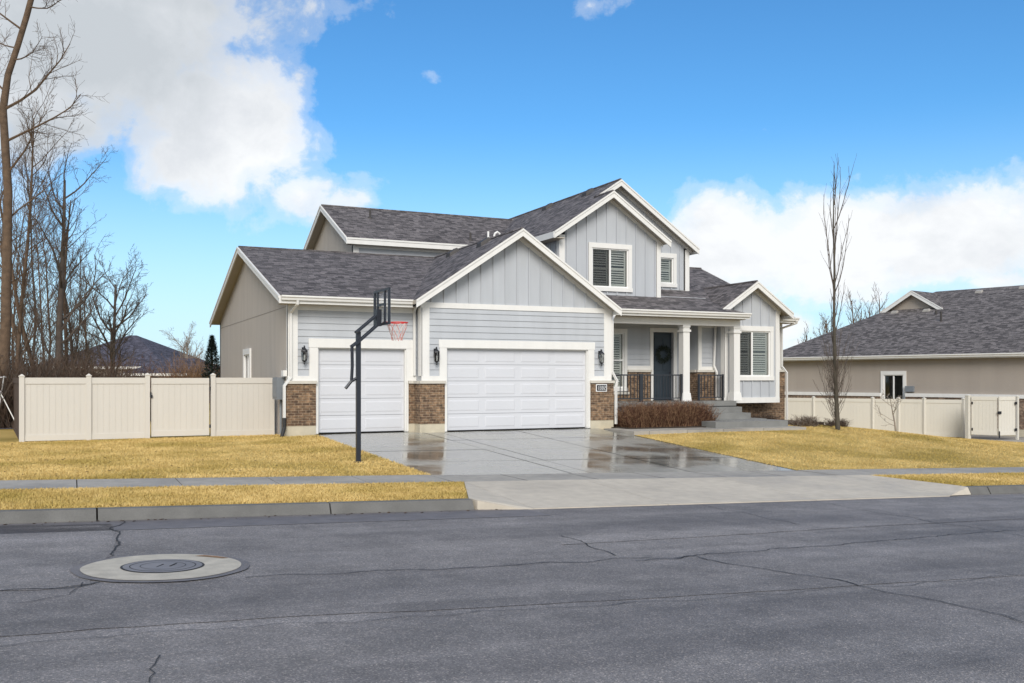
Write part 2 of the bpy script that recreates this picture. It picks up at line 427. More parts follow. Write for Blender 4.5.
# front walk from the driveway to the porch
mb = MB()
for (x0, x1) in ((15.46, 16.0), (16.02, 17.4), (17.42, 18.8), (18.82, 20.4), (20.42, 22.2)):
    mb.box(x0, x1, 24.4, 25.5 if x0 > 16 else 26.2, SL-.25, SL-.005-.0035*(x0-15))
mb.build('path', 'walk_concrete', kind='structure')
mb = MB(); mb.box(15.95, 19.69, 25.5, 27.34, SL-.3, SL+.01); mb.box(19.69, 24.95, 26.5, 28.7, SL-.3, SL+.0)
mb.build('mulch_bed', 'mulch', kind='structure')
# apron
mb = MB(); AX = [6.5, 9.0, 12.2, 15.6]
def apz(x, y): return lerp(road(x, 13.15)+.015, walk(x)+.012, (y-13.15)/(Y1-13.15))
for i in range(3):
    x0, x1 = AX[i]+.006, AX[i+1]-.006
    mb.hexa([(x0, 13.15, apz(x0, 13.15)-.1), (x1, 13.15, apz(x1, 13.15)-.1), (x1, Y1, walk(x1)-.1), (x0, Y1, walk(x0)-.1), (x0, 13.15, apz(x0, 13.15)), (x1, 13.15, apz(x1, 13.15)), (x1, Y1, apz(x1, Y1)), (x0, Y1, apz(x0, Y1))])
for tri_ in (((15.6, Y1, walk(15.6)+.012), (15.6, 13.15, apz(15.6, 13.15)), (16.35, Y1, H(16.35, Y1)+.012)), ((15.6, 13.15, apz(15.6, 13.15)), (16.35, 13.48, H(16.35, 13.5)+.012), (16.35, Y1, H(16.35, Y1)+.012)), ((15.6, 13.15, apz(15.6, 13.15)), (16.35, 13.28, road(16.35, 13.3)+.01), (16.35, 13.36, road(16.35, 13.3)+.15)), ((15.6, 13.15, apz(15.6, 13.15)), (16.35, 13.36, road(16.35, 13.3)+.15), (16.35, 13.5, H(16.35, 13.5)+.012))):
    mb.add(tri_, [(0, 1, 2)])
w_ = [(6.50, Y1, walk(6.5)+.012), (5.57, YC+.03, H(5.57, YC)+.008), (5.62, 13.30, road(5.6, 13.3)+.145), (6.30, 13.15, road(6.3, 13.15)+.014), (6.5, 13.15, road(6.5, 13.15)+.014)]
mb.add(w_+[(a, b_, c-.25) for a, b_, c in w_], [(0, 1, 2, 3, 4), (9, 8, 7, 6, 5)]+[(i, (i+1) % 5, (i+1) % 5+5, i+5) for i in range(5)])
mb.build('driveway_apron', 'apron_concrete', kind='structure')
# kerb with lowered ends at the apron
mb = MB()
def kerb(x0, x1, h0, h1):
    r0, r1 = road(x0, 13.3), road(x1, 13.3)
    t0, t1 = r0+h0, r1+h1
    yb = YC+.02
    mb.add([(x0, 13.28, r0-.1), (x1, 13.28, r1-.1), (x1, 13.28, r1+.01), (x0, 13.28, r0+.01), (x0, 13.36, t0), (x1, 13.36, t1), (x1, yb, t1), (x0, yb, t0), (x0, yb, r0-.1), (x1, yb, r1-.1)],
           [(0, 1, 2, 3), (3, 2, 5, 4), (4, 5, 6, 7), (7, 6, 9, 8), (0, 3, 4, 7, 8), (1, 9, 6, 5, 2)])
x = -30.2
while x < 5.2: kerb(x+.012, min(x+3.04, 5.56), .15, .15); x += 3.05
kerb(16.36, 16.9, .15, .15)
x = 16.92
while x < 70: kerb(x+.012, x+3.04, .15, .15); x += 3.05
mb.build('kerb', 'curb', kind='structure')
# darker gutter line along the kerb and a repair patch
mb = MB()
grid(mb, fr(-30, 6.4, 1.5), [12.35, 12.9, 13.28], road, .004); 
mb.build('gutter_strip', 'patch_asphalt', kind='structure')
# cracks
mb = MB()
def crack(pts, w, jit=.05, off=.008):
    out = []
    for (a, b_) in zip(pts, pts[1:]):
        n = max(2, int((V(b_)-V(a)).length/.09))
        for i in range(n):
            t = i/n; x_, y_ = lerp(a[0], b_[0], t), lerp(a[1], b_[1], t)
            k = noise.noise(V((x_*2.1, y_*2.1, 3.3)))*jit*2.2+noise.noise(V((x_*11, y_*11, 1)))*jit*.7
            d = (V(b_)-V(a)).normalized(); out.append((x_-d.y*k, y_+d.x*k))
    out.append(pts[-1])
    o = len(mb.v)
    for i, p in enumerate(out):
        q = out[min(i+1, len(out)-1)]; r_ = out[max(i-1, 0)]
        d = (V(q)-V(r_)).normalized(); ww = w*(.35+.9*abs(noise.noise(V((p[0]*5, p[1]*5, 7)))) + .3)
        for sg in (-1, 1):
            xx, yy = p[0]-d.y*ww*sg*.5, p[1]+d.x*ww*sg*.5
            mb.v.append((xx, yy, road(xx, yy)+off))
    for i in range(len(out)-1):
        a = o+2*i; mb.f.append((a, a+2, a+3, a+1)); mb.m.append(0)
F_ = 945.
def onroad(px, py):
    z = -1.9
    for _ in range(6):
        d = z*F_/(378-py); r = d*(px-512)/F_
        x_, y_ = d*sin(YAW)+r*cos(YAW), d*cos(YAW)-r*sin(YAW); z = road(x_, y_)
    return (x_, y_)
CR = [([(120, 521), (115, 530), (117, 540), (112, 548), (114, 556)], .035), ([(0, 592), (60, 588), (100, 582)], .03),
      ([(245, 578), (330, 573), (430, 570), (560, 563), (700, 556), (860, 543), (1024, 530)], .03),
      ([(560, 536), (590, 546), (616, 556)], .025), ([(640, 562), (690, 556), (760, 568), (860, 586), (960, 606), (1024, 623)], .03),
      ([(700, 505), (760, 517), (800, 525)], .022), ([(815, 502), (900, 517), (990, 531), (1024, 537)], .022),
      ([(0, 648), (150, 634), (400, 618), (650, 603), (1024, 575)], .012), ([(154, 683), (150, 670), (160, 656)], .014),
      ([(92, 583), (70, 596), (0, 604)], .012), ([(860, 507), (940, 524), (1024, 528)], .01)]
for p, w in CR: crack([onroad(*q) for q in p], w*.65, .06)
mb.build('road_cracks', 'tar', kind='structure')
def pour(name, mat, pix, off):
    P_ = [onroad(*p) for p in pix]; out = []
    for a, b_ in zip(P_, P_[1:]+P_[:1]):
        n = max(1, int((V(b_)-V(a)).length/.25)); d = (V(b_)-V(a)).normalized()
        for i in range(n):
            t = i/n; k = .05*noise.noise(V((lerp(a[0], b_[0], t)*2.5, lerp(a[1], b_[1], t)*2.5, 9))); out.append((lerp(a[0], b_[0], t)-d.y*k, lerp(a[1], b_[1], t)+d.x*k))
    q = MB(); tri = tessellate_polygon([[V((x_, y_, 0)) for x_, y_ in out]]); vv = [(x_, y_, road(x_, y_)+off) for x_, y_ in out]
    q.add(vv, [t if (V(vv[t[1]])-V(vv[t[0]])).cross(V(vv[t[2]])-V(vv[t[0]])).z > 0 else (t[0], t[2], t[1]) for t in map(tuple, tri)]); q.build(name, mat, kind='structure')
pour('road_patch', 'asphalt_pale', [(-60, 527), (112, 524), (116, 540), (112, 556), (84, 570), (90, 584), (40, 590), (-60, 594)], .004)
pour('road_patch', 'asphalt_dark', [(-40, 628), (200, 612), (520, 598), (1100, 562), (1100, 571), (760, 592), (520, 606), (220, 621), (-40, 640)], .004)
pour('road_patch', 'asphalt_pale', [(620, 523), (900, 512), (1100, 506), (1100, 515), (880, 526), (700, 537), (560, 545)], .0045)
# manhole
mc = onroad(163, 567.5)
mh = thing('manhole', (mc[0], mc[1], road(*mc)), 'round grey manhole cover set in a pale concrete collar in the road', 'manhole')
def disc_ring(r0, r1, off, n=48):
    q = MB()
    for k in range(n):
        a = 2*pi*k/n; 
        for r in (r0, r1):
            j = 1+(.03 if r > .75 else .012)*noise.noise(V((cos(a)*3, sin(a)*3, r)))
            x_, y_ = mc[0]+r*j*cos(a), mc[1]+r*j*sin(a); q.v.append((x_, y_, road(x_, y_)+off))
    for k in range(n):
        a = 2*k; b_ = 2*((k+1) % n)
        if r0 > 0: q.f.append((a, a+1, b_+1, b_)); q.m.append(0)
    if r0 == 0:
        q.f = [tuple(2*k+1 for k in range(n))]; q.m = [0]; 
    return q
disc_ring(.68, .80, .010).build('tar_ring', 'patch_asphalt', mh)
disc_ring(.30, .72, .014).build('collar', 'collar', mh)
disc_ring(.355, .378, .0165).build('rim', 'tar', mh)
disc_ring(0, .357, .019).build('lid', 'lid', mh)
disc_ring(.29, .30, .0205).build('groove', 'tar', mh); disc_ring(.20, .207, .0205).build('groove', 'tar', mh)
q = MB()
for dx in (-.07, .05):
    q.beam((mc[0]+dx, mc[1]-.06, road(*mc)+.019), (mc[0]+dx+.07, mc[1]+.06, road(*mc)+.019), (.013, 0, 0), (0, 0, .004))
q.build('pick_slot', 'tar', mh)
q = MB()
q.add([(mc[0]+dx, mc[1]+dy, road(mc[0]+dx, mc[1]+dy)+.018) for dx, dy in ((.34, .50), (.49, .38), (.59, .27), (.645, .28), (.55, .42), (.44, .52))], [(0, 1, 2, 3, 4, 5)])
q.build('stain', 'twig_tan', mh)

# grass blades: a clipped dormant turf, nobody could count it
def blades(name, areas):
    q = MB(); vs = []; fs = []
    for (x0, x1, y0, y1, n, hgt, inside) in areas:
        c = 0
        while c < n:
            x_ = random.uniform(x0, x1); y_ = random.uniform(y0, y1)
            if not inside(x_, y_): n -= 1; continue
            c += 1
            z = H(x_, y_); h = hgt*random.uniform(.4, 1.0)
            a = random.uniform(0, 2*pi); w = random.uniform(.005, .011)
            lx, ly = random.gauss(0, .025), random.gauss(0, .025)
            o = len(vs); ca, sa = cos(a)*w, sin(a)*w
            vs += [(x_-ca, y_-sa, z-.005), (x_+ca, y_+sa, z-.005), (x_+lx, y_+ly, z+h)]
            fs.append((o, o+1, o+2))
    q.v, q.f, q.m = vs, fs, [0]*len(fs)
    return q.build(name, 'lawn_blade', kind='stuff', label='short dormant straw coloured grass on the lawns and verge', category='grass')
def in_left(x_, y_): return x_ < 6.33 and y_ < 28.6
def in_right(x_, y_): return (x_ > 15.43) and (y_ < 24.38 or x_ > 22.25) and not (22 < x_ < 25.25 and y_ > 26.4)
blades('grass', [(-6, 6.33, Y2-.03, 28.7, 150000, .045, in_left), (-6, 6.45, YC+.06, Y1-.02, 70000, .045, lambda a, b_: a < vl(b_)-.03),
                 (15.43, 40, Y2-.03, 34, 150000, .045, in_right), (16.4, 34, YC+.06, Y1-.02, 42000, .045, lambda a, b_: True)])

random.seed(77)
q = MB()
for i in range(260):
    if i < 190: x_, y_ = random.uniform(-5, 6.2), random.uniform(Y2, 28.4)
    else: x_, y_ = random.uniform(15.8, 30), random.uniform(Y2, 24.2)
    if random.random() < .25: y_ = random.uniform(13.1, 13.27); x_ = random.uniform(-5, 6)
    z_ = H(x_, y_)+(.035 if y_ > 14 else .006); a = random.uniform(0, 6.28); l_ = random.uniform(.015, .04)
    q.add([(x_+l_*cos(a), y_+l_*sin(a), z_), (x_-l_*.5*sin(a), y_+l_*.5*cos(a), z_+.012), (x_-l_*cos(a), y_-l_*sin(a), z_), (x_+l_*.5*sin(a), y_-l_*.5*cos(a), z_+.008)], [(0, 1, 2, 3)])
q.build('fallen_leaves', 'twig_brown', kind='stuff', label='small dry brown leaves scattered on the lawn and gutter', category='leaves')
# ------------------------------------------------------------------ facade helpers
def front(Y): return lambda u, d, z: (u, Y-d, z)
def west(X): return lambda u, d, z: (X-d, u, z)
def east(X): return lambda u, d, z: (X+d, u, z)
def back(Y): return lambda u, d, z: (u, Y+d, z)
def cut(a, b_, holes_u):
    segs = [(a, b_)]
    for (h0, h1) in holes_u:
        ns = []
        for (s0, s1) in segs:
            if h1 <= s0 or h0 >= s1: ns.append((s0, s1)); continue
            if h0 > s0: ns.append((s0, h0))
            if h1 < s1: ns.append((h1, s1))
        segs = ns
    return [(p, q_) for p, q_ in segs if q_-p > .01]
def lap(q, M, u0, u1, z0, z1, holes=(), ex=.19):
    z = z0
    while z < z1-.01:
        zt = min(z+ex, z1)
        brk = sorted(set([z, zt]+[k for h in holes for k in (h[1], h[3]) if z < k < zt]))
        for a, b_ in zip(brk, brk[1:]):
            hu = [(h[0], h[2]) for h in holes if h[1] < (a+b_)/2 < h[3]]
            for s0, s1 in cut(u0, u1, hu):
                da = .032-.022*(a-z)/ex; db = .032-.022*(b_-z)/ex
                q.hexa([M(s0, 0.001, a), M(s1, 0.001, a), M(s1, da, a), M(s0, da, a), M(s0, 0.001, b_), M(s1, 0.001, b_), M(s1, db, b_), M(s0, db, b_)])
        z = zt
def battens(q, M, u0, u1, zlo, top, holes=(), sp=.405, off=.2):
    u = u0+off
    while u < u1-.03:
        zt = top(u)
        segs = cut(zlo, zt, [(h[1], h[3]) for h in holes if h[0] < u < h[2]])
        for a, b_ in segs: q.fb(M, u-.024, u+.024, a, b_, .0, .036)
        u += sp
def window(par, M, u0, z0, u1, z1, split='v', shut=True, casing=.12, label=None, blind_open=.35):
    """opening u0..u1, z0..z1 inside the casing"""
    q = MB(); c = casing; lo = c
    q.fb(M, u0-c, u1+c, z1, z1+c*1.25, .0, .06); q.fb(M, u0-c-.02, u1+c+.02, z0-lo, z0, .0, .07)
    q.fb(M, u0-c, u0, z0, z1, .0, .055); q.fb(M, u1, u1+c, z0, z1, .0, .055)
    w = q.build('window', 'trim', par)
    if label: w['label'] = label
    q = MB(); f = .045
    q.fb(M, u0, u0+f, z0, z1, -.07, .012); q.fb(M, u1-f, u1, z0, z1, -.07, .012)
    q.fb(M, u0+f, u1-f, z0, z0+f, -.07, .012); q.fb(M, u0+f, u1-f, z1-f, z1, -.07, .012)
    um, zm = (u0+u1)/2, (z0+z1)/2
    if split == 'v': q.fb(M, um-.035, um+.035, z0+f, z1-f, -.06, .008)
    if split == 'h': q.fb(M, u0+f, u1-f, zm-.03, zm+.03, -.06, .008)
    q.build('frame', 'pipe_white', w)
    q = MB(); q.fb(M, u0+f, u1-f, z0+f, z1-f, -.034, -.028); q.build('glass', 'glass', w)
    if split == 'v' and shut: q = MB(); q.fb(M, u0+f, um-.035, z0+f, z1-f, -.024, -.02); q.build('insect_screen', 'screen', w)
    q = MB(); q.fb(M, u0-.3, u1+.3, z0-.3, z1+.3, -.42, -.38); q.build('dark_interior', 'room_dark', w)  # dark panel: its colour stands in for the unlit room's shade
    if shut:
        q = MB()
        halves = [(u0+f, um-.035), (um+.035, u1-f)] if split == 'v' else [(u0+f, u1-f)]
        for (a, b_) in halves:
            a += .01; b_ -= .01
            q.fb(M, a, a+.05, z0+f, z1-f, -.13, -.09); q.fb(M, b_-.05, b_, z0+f, z1-f, -.13, -.09)
            for zz in (z0+f, zm-.03, z1-f-.05): q.fb(M, a+.05, b_-.05, zz, zz+.06, -.13, -.09)
            z = z0+f+.08
            while z < z1-f-.06:
                if abs(z-zm) > .05:
                    q.hexa([M(a+.05, -.14, z+.03), M(b_-.05, -.14, z+.03), M(b_-.05, -.09, z-.012), M(a+.05, -.09, z-.012),
                            M(a+.05, -.14, z+.04), M(b_-.05, -.14, z+.04), M(b_-.05, -.09, z-.002), M(a+.05, -.09, z-.002)])
                z += .085
        q.build('shutter', 'shutter', w)
    return w
def slab(q, p, th=.12):      # p: four top corners; shingle on top (slot 0), soffit below (slot 1)
    p = [V(a) for a in p]
    n_ = (p[1]-p[0]).cross(p[2]-p[0])
    if n_.z < 0: p = p[::-1]
    k = len(p); lo = [a-V((0, 0, th)) for a in p]
    q.add(p, [tuple(range(k))], 0)
    q.add(p+lo, [tuple(k+i for i in reversed(range(k)))]+[(i, i+k, (i+1) % k+k, (i+1) % k) for i in range(k)], 1)
def rake(q, M, pts, h=.2, th=.04, top=.035):
    """barge boards along the polyline pts (u,z) lying on the facade map M; boards stand in front of it"""
    for (a, b_) in zip(pts, pts[1:]):
        q.hexa([M(a[0], 0, a[1]-h), M(b_[0], 0, b_[1]-h), M(b_[0], th, b_[1]-h), M(a[0], th, a[1]-h),
                M(a[0], 0, a[1]-.012), M(b_[0], 0, b_[1]-.012), M(b_[0], th, b_[1]-.012), M(a[0], th, a[1]-.012)])
        q.hold = True
        q.hexa([M(a[0], th, a[1]-.065), M(b_[0], th, b_[1]-.065), M(b_[0], th+.022, b_[1]-.065), M(a[0], th+.022, a[1]-.065),
                M(a[0], th, a[1]-.002), M(b_[0], th, b_[1]-.002), M(b_[0], th+.022, b_[1]-.002), M(a[0], th+.022, a[1]-.002)])
        q.hold = False
def gutter(q, M, u0, u1, zt, d0=0, h=.13, dep=.12):
    # K-style profile swept along u
    pr = [(d0, zt-h), (d0+dep*.6, zt-h), (d0+dep*.72, zt-h*.55), (d0+dep, zt-h*.35), (d0+dep, zt), (d0+dep-.012, zt), (d0+dep-.012, zt-.03), (d0, zt-.03)]
    k = len(pr)
    A = [M(u0, d, z) for d, z in pr]; B = [M(u1, d, z) for d, z in pr]
    q.add(A+B, [(i, (i+1) % k, (i+1) % k+k, i+k) for i in range(k)]+[tuple(range(k)), tuple(k+i for i in reversed(range(k)))])
def frieze(q, M, pts, h=.15, drop=.13, th=.03):
    for (a, b_) in zip(pts, pts[1:]):
        q.hexa([M(a[0], .0, a[1]-drop-h), M(b_[0], .0, b_[1]-drop-h), M(b_[0], th, b_[1]-drop-h), M(a[0], th, a[1]-drop-h),
                M(a[0], .0, a[1]-drop), M(b_[0], .0, b_[1]-drop), M(b_[0], th, b_[1]-drop), M(a[0], th, a[1]-drop)])

# ================================================================== THE HOUSE
Y0, YB = 26.62, 27.12
house = thing('house', (12.5, Y0, SL), 'grey two storey house with brick wainscot, three gables and a wide garage', 'house')
T = MB()        # all flat white boards of the house
# ---- A: wide garage block
FA, FB = front(Y0), front(YB)
sA = .669; RA = (12.58, 4.60)
def zA(x): return RA[1]-sA*abs(x-RA[0])
dA = (10.23, SL, 15.10, .91); dB = (6.45, SL, 9.12, .88)
q = MB(); q.wall(FA, [(9.45, SL-.3), (10.23, SL-.3), (10.23, .91), (15.10, .91), (15.10, SL-.3), (15.94, SL-.3), (15.94, zA(15.94)-.12), (12.58, RA[1]-.12), (9.45, zA(9.45)-.12)], [], .22)
q.build('wall', 'siding', house)
q = MB(); q.wall(west(9.45), [(Y0+.22, SL-.3), (YB, SL-.3), (YB, 2.2), (Y0+.22, 2.2)], [], .1); q.build('wall', 'siding', house); q = MB(); q.wall(east(15.94), [(Y0+.22, SL-.3), (29.2, SL-.3), (29.2, 2.25), (Y0+.22, 2.25)], [], .2)
lap(q, east(15.94), Y0+.22, 29.1, -.82, 2.2)
q.build('wall', 'siding', house)
q = MB(); lap(q, FA, 9.68, 15.70, .06, 2.10, [(10.0, -9, 15.33, 1.14)])
q.build('lap_siding', 'siding', house)
q = MB(); battens(q, FA, 9.5, 15.9, 2.26, lambda u: zA(u)-.24, off=.26)
q.each('batten', 'siding', house)
T.fb(FA, 9.40, 15.99, 2.10, 2.26, 0, .045)
T.fb(FA, 9.43, 9.68, .06, 2.10, 0, .04); T.fb(FA, 15.70, 15.96, .06, 2.10, 0, .04)
T.fb(west(9.45), Y0-.04, Y0+.2, .06, 2.10, 0, .04); T.fb(east(15.94), Y0-.04, Y0+.2, .06, 2.10, 0.02, .045)
T.fb(FA, 9.98, 15.35, .91, 1.15, 0, .06)
T.fb(FA, 10.0, 10.23, -.08, .91, 0, .05); T.fb(FA, 15.10, 15.33, -.08, .91, 0, .05)
T.fb(FA, 10.15, 10.23, SL, -.08, 0, .05); T.fb(FA, 15.10, 15.18, SL, -.08, 0, .05)
T.fb(FA, 9.43, 10.0, -.08, .06, 0, .05); T.fb(FA, 15.33, 15.97, -.08, .06, 0, .05)
frieze(T, FA, [(9.3, zA(9.3)), RA, (15.9, zA(15.9))], h=.13, drop=.12)
# ---- B: single garage bay
q = MB(); q.wall(FB, [(5.6, SL-.3), (6.45, SL-.3), (6.45, .88), (9.12, .88), (9.12, SL-.3), (9.6, SL-.3), (9.6, 2.2), (5.6, 2.2)], [], .22)
q.build('wall', 'siding', house)
q = MB(); lap(q, FB, 5.87, 9.45, .06, 1.95, [(6.2, -9, 9.38, 1.14)]); q.build('lap_siding', 'siding', house)
T.fb(FB, 5.58, 5.87, .06, 1.95, 0, .04); T.fb(FB, 5.58, 9.40, 1.95, 2.12, 0, .045)
T.fb(west(5.6), YB-.04, YB+.12, SL+.2, 2.1, 0.01, .02)
T.fb(FB, 6.18, 9.38, .88, 1.14, 0, .06); T.fb(FB, 6.2, 6.45, -.08, .88, 0, .05); T.fb(FB, 9.12, 9.36, -.08, .88, 0, .05)
T.fb(FB, 6.38, 6.45, SL, -.08, 0, .05); T.fb(FB, 9.12, 9.19, SL, -.08, 0, .05)
T.fb(FB, 5.58, 6.2, -.08, .06, 0, .05); T.fb(FB, 9.36, 9.44, -.08, .06, 0, .05)
# ---- brick wainscot, stone cap and footing
BR = MB(); SI = MB(); FO = MB()
def wains(M, u0, u1, zt, zb, foot=True, d=.09, cap=True):
    BR.fb(M, u0, u1, (zb+.24 if foot else zb), zt-.085, 0, d)
    if cap: SI.fb(M, u0-.02, u1+.02, zt-.085, zt, 0, d+.05)
    if foot: FO.fb(M, u0, u1, zb-.3, zb+.24, 0, d-.01)
wains(FA, 9.36, 10.15, -.08, SL); wains(FA, 15.18, 16.03, -.08, SL)
wains(FB, 5.52, 6.38, -.08, SL); wains(FB, 9.19, 9.42, -.08, SL)
wains(west(9.45), Y0+.002, YB-.1, -.083, SL+.002, d=.088)
wains(east(15.94), Y0+.002, 29.1, -.083, SL+.002, d=.088)
# ---- garage doors
def garage_door(M, u0, u1, zt, cols, label):
    q = MB(); n = 5; h = (zt-SL-.02)/n
    for i in range(n):
        a = SL+.02+i*h; q.fb(M, u0-.02, u1+.02, a+.005, a+h-.005, -.16, -.115)
        w = (u1-u0)/cols
        for c in range(cols):
            s0, s1 = u0+c*w+.10, u0+(c+1)*w-.10
            for (za, zb) in ((a+.085, a+h-.085),):
                p = [(s0, za), (s1, za), (s1, zb), (s0, zb)]; e = .035
                pi_ = [(s0+e, za+e), (s1-e, za+e), (s1-e, zb-e), (s0+e, zb-e)]
                A = [M(u, -.1149, z) for u, z in p]; Bq = [M(u, -.106, z) for u, z in pi_]
                q.add(A+Bq, [(0, 1, 5, 4), (1, 2, 6, 5), (2, 3, 7, 6), (3, 0, 4, 7), (4, 5, 6, 7)])
    q.fb(M, u0, u1, SL+.02, zt, -.19, -.165)
    o = q.build('garage_door', 'door_white', house); o['label'] = label
    s = MB(); s.fb(M, u0, u1, SL-.002, SL+.022, -.15, -.10); s.build('seal', 'pipe_black', o)
    t_ = MB(); t_.fb(M, u0, u0+.03, SL, zt, -.115, .0); t_.fb(M, u1-.03, u1, SL, zt, -.115, 0); t_.fb(M, u0+.03, u1-.03, zt-.03, zt, -.10, 0)
    t_.build('jamb', 'trim', o)
garage_door(FA, 10.23, 15.10, .91, 4, 'wide white sectional door'); garage_door(FB, 6.45, 9.12, .88, 2, 'narrow white sectional door')
# ---- west stucco wall
def zB(y): return 4.57-.3096*abs(y-33.9)
q = MB(); wb = 40.75
q.wall(west(5.6), [(YB+.0, SL-.3), (wb, SL-.3), (wb, zB(wb)-.12), (33.9, 4.45), (YB, zB(YB)-.12)], [(33.35, -.35, 34.45, .82)], .2)
q.build('wall', 'stucco', house)
q = MB(); q.fb(west(5.6), YB+.05, wb-.05, 2.045, 2.065, .0, .006); q.build('stucco_joint', 'stucco_joint', house)
window(house, west(5.6), 33.35, -.35, 34.45, .82, split='v', shut=False, casing=.16)
q = MB(); q.wall(back(wb), [(5.6, SL-.3), (15.4, SL-.3), (15.4, 2.3), (5.6, 2.3)], [], .2); q.wall(back(42.5), [(9.75, SL), (21.65, SL), (21.65, 5.0), (9.75, 5.0)], [], .2)
q.build('wall', 'stucco', house)
# ---- E: upper left block
YE, XE = 35.1, 9.72
q = MB(); q.wall(west(XE), [(YE, 1.5), (42.5, 1.5), (42.5, 5.3), (38.8, 7.0), (YE, 5.3)], [], .2); q.build('wall', 'stucco', house)
q = MB(); q.wall(front(YE), [(XE, 1.5), (15.4, 1.5), (15.4, 5.2), (XE, 5.2)], [], .2)
lap(q, front(YE), XE+.2, 15.35, 4.3, 4.78); q.build('wall', 'siding', house)
T.fb(front(YE), XE-.02, XE+.2, 4.3, 4.95, 0, .04); T.fb(front(YE), XE-.02, 15.35, 4.95, 5.1, 0, .045); T.fb(front(YE), XE+.2, 15.35, 4.58, 4.66, 0, .04)
# ---- C and D: front upper gables
sC = .67; YCg, YD = 29.0, 30.3
def zC(x): return 6.58-sC*abs(x-17.27)
RD = (18.4, 6.58+sC*(18.4-17.27))
def zD(x): return RD[1]-sC*abs(x-RD[0])
wC = (16.62, 3.22, 18.12, 4.60); wD = (20.22, 3.62, 20.95, 4.60)
q = MB(); q.wall(front(YCg), [(15.35, 2.2), (19.46, 2.2), (19.46, zC(19.46)-.12), (17.27, 6.46), (15.35, zC(15.35)-.12)], [wC], .2); 
q.wall(west(15.35), [(YCg, 1.5), (42.5, 1.5), (42.5, 5.1), (YCg, 5.1)], [], .2); q.wall(east(19.46), [(YCg, 2.2), (YD, 2.2), (YD, 5.0), (YCg, 5.0)], [], .2)
q.build('wall', 'siding', house)
q = MB(); q.wall(front(YD), [(17.3, 2.2), (21.65, 2.2), (21.65, zD(21.65)-.12), (18.4, RD[1]-.12), (17.3, zD(17.3)-.12)], [wD], .2)
q.wall(east(21.65), [(YD, 2.2), (42.5, 2.2), (42.5, 5.0), (YD, 5.0)], [], .2)
q.build('wall', 'siding', house)
q = MB(); battens(q, front(YCg), 15.35, 19.46, 2.95, lambda u: zC(u)-.25, [(wC[0]-.12, wC[1]-.12, wC[2]+.12, wC[3]+.15)], off=.27)
battens(q, front(YD), 19.5, 21.65, 3.4, lambda u: zD(u)-.25, [(wD[0]-.12, wD[1]-.12, wD[2]+.12, wD[3]+.15)], off=.14)
battens(q, west(15.35), YCg, 42, 2.9, lambda u: 4.9, off=.3)
q.each('batten', 'siding', house)
T.fb(front(YCg), 15.33, 15.53, 2.3, 4.98, 0, .04); T.fb(front(YCg), 19.32, 19.48, 2.3, 4.98, 0, .04); T.fb(front(YCg), 15.35, 19.46, 2.78, 2.93, 0, .045)
T.fb(east(19.46), YCg-.04, YCg+.14, 2.3, 4.95, 0.02, .04); T.fb(west(15.35), YCg-.04, YCg+.16, 2.3, 4.95, .02, .04)
T.fb(front(YD), 21.50, 21.67, 2.3, 4.95, 0, .04); T.fb(front(YD), 19.46, 21.66, 3.22, 3.37, 0, .045)
T.fb(east(21.65), YD-.04, YD+.14, 2.3, 4.95, .02, .04)
frieze(T, front(YCg), [(15.2, zC(15.2)), (17.27, 6.58), (19.6, zC(19.6))], h=.12, drop=.12); frieze(T, front(YD), [(17.3, zD(17.3)), RD, (21.8, zD(21.8))], h=.12, drop=.12)
window(house, front(YCg), *wC, split='v', casing=.14); window(house, front(YD), *wD, split='', casing=.14)
# ---- porch
q = MB(); FD = front(29.1)
q.wall(FD, [(15.94, -1.2), (21.6, -1.2), (21.6, 3.0), (15.94, 3.0)], [(16.6, -.35, 18.0, 1.62), (19.23, -.82, 20.12, 1.68)], .2)
lap(q, FD, 15.94, 20.85, .3, 2.3, [(16.5, -.5, 18.12, 1.75), (19.1, -9, 20.26, 1.82)])
q.build('wall', 'siding', house); q = MB()
q.wall(front(28.57), [(20.85, -1.2), (21.7, -1.2), (21.7, 2.4), (20.85, 2.4)], [], .2); lap(q, front(28.57), 21.0, 21.55, .36, 1.85); q.build('wall', 'siding', house); q = MB()
q.wall(west(20.85), [(28.772, -1.2), (29.1, -1.2), (29.1, 2.4), (28.772, 2.4)], [], .1)
q.build('wall', 'siding', house)
window(house, FD, 16.6, -.35, 18.0, 1.62, split='h', casing=.12)
wains(FD, 15.97, 16.48, .3, -.82, foot=False); wains(FD, 18.14, 19.10, .3, -.82, foot=False); wains(FD, 16.48, 18.14, -.5, -.82, foot=False)
wains(front(28.57), 20.76, 21.6, .3, -.82, foot=False); wains(west(20.85), 28.58, 29.0, .297, -.82, foot=False, d=.088)
T.fb(FD, 19.10, 19.23, -.82, 1.68, 0, .06); T.fb(FD, 20.12, 20.26, -.82, 1.68, 0, .06); T.fb(FD, 19.08, 20.28, 1.68, 1.83, 0, .07)
T.fb(FD, 18.14, 19.1, .3, .44, 0, .045); T.fb(front(28.57), 20.85, 21.0, .3, 2.0, 0, .045); T.fb(front(28.57), 21.0, 21.6, .3, .42, 0, .043); T.fb(front(28.57), 21.0, 21.6, 1.85, 2.0, 0, .043)
q = MB(); q.fb(FD, 19.25, 20.10, -.80, 1.66, -.12, -.08)
for (a, b_) in ((19.36, 19.62), (19.73, 19.99)):
    for (c_, d_) in ((-.62, .15), (.28, .85), (.98, 1.5)): q.fb(FD, a, b_, c_, d_, -.0799, -.066)
dr = q.build('front_door', 'door_blue', house, label='dark blue panelled front door')
q = MB(); q.lathe((20.03, 29.12, .1), [(.01, -.03), (.035, -.02), (.035, .02), (.01, .03)], 12); q.fb(FD, 20.0, 20.06, 0.0, .22, -.08, -.07); q.build('handle', 'dark_metal', dr)
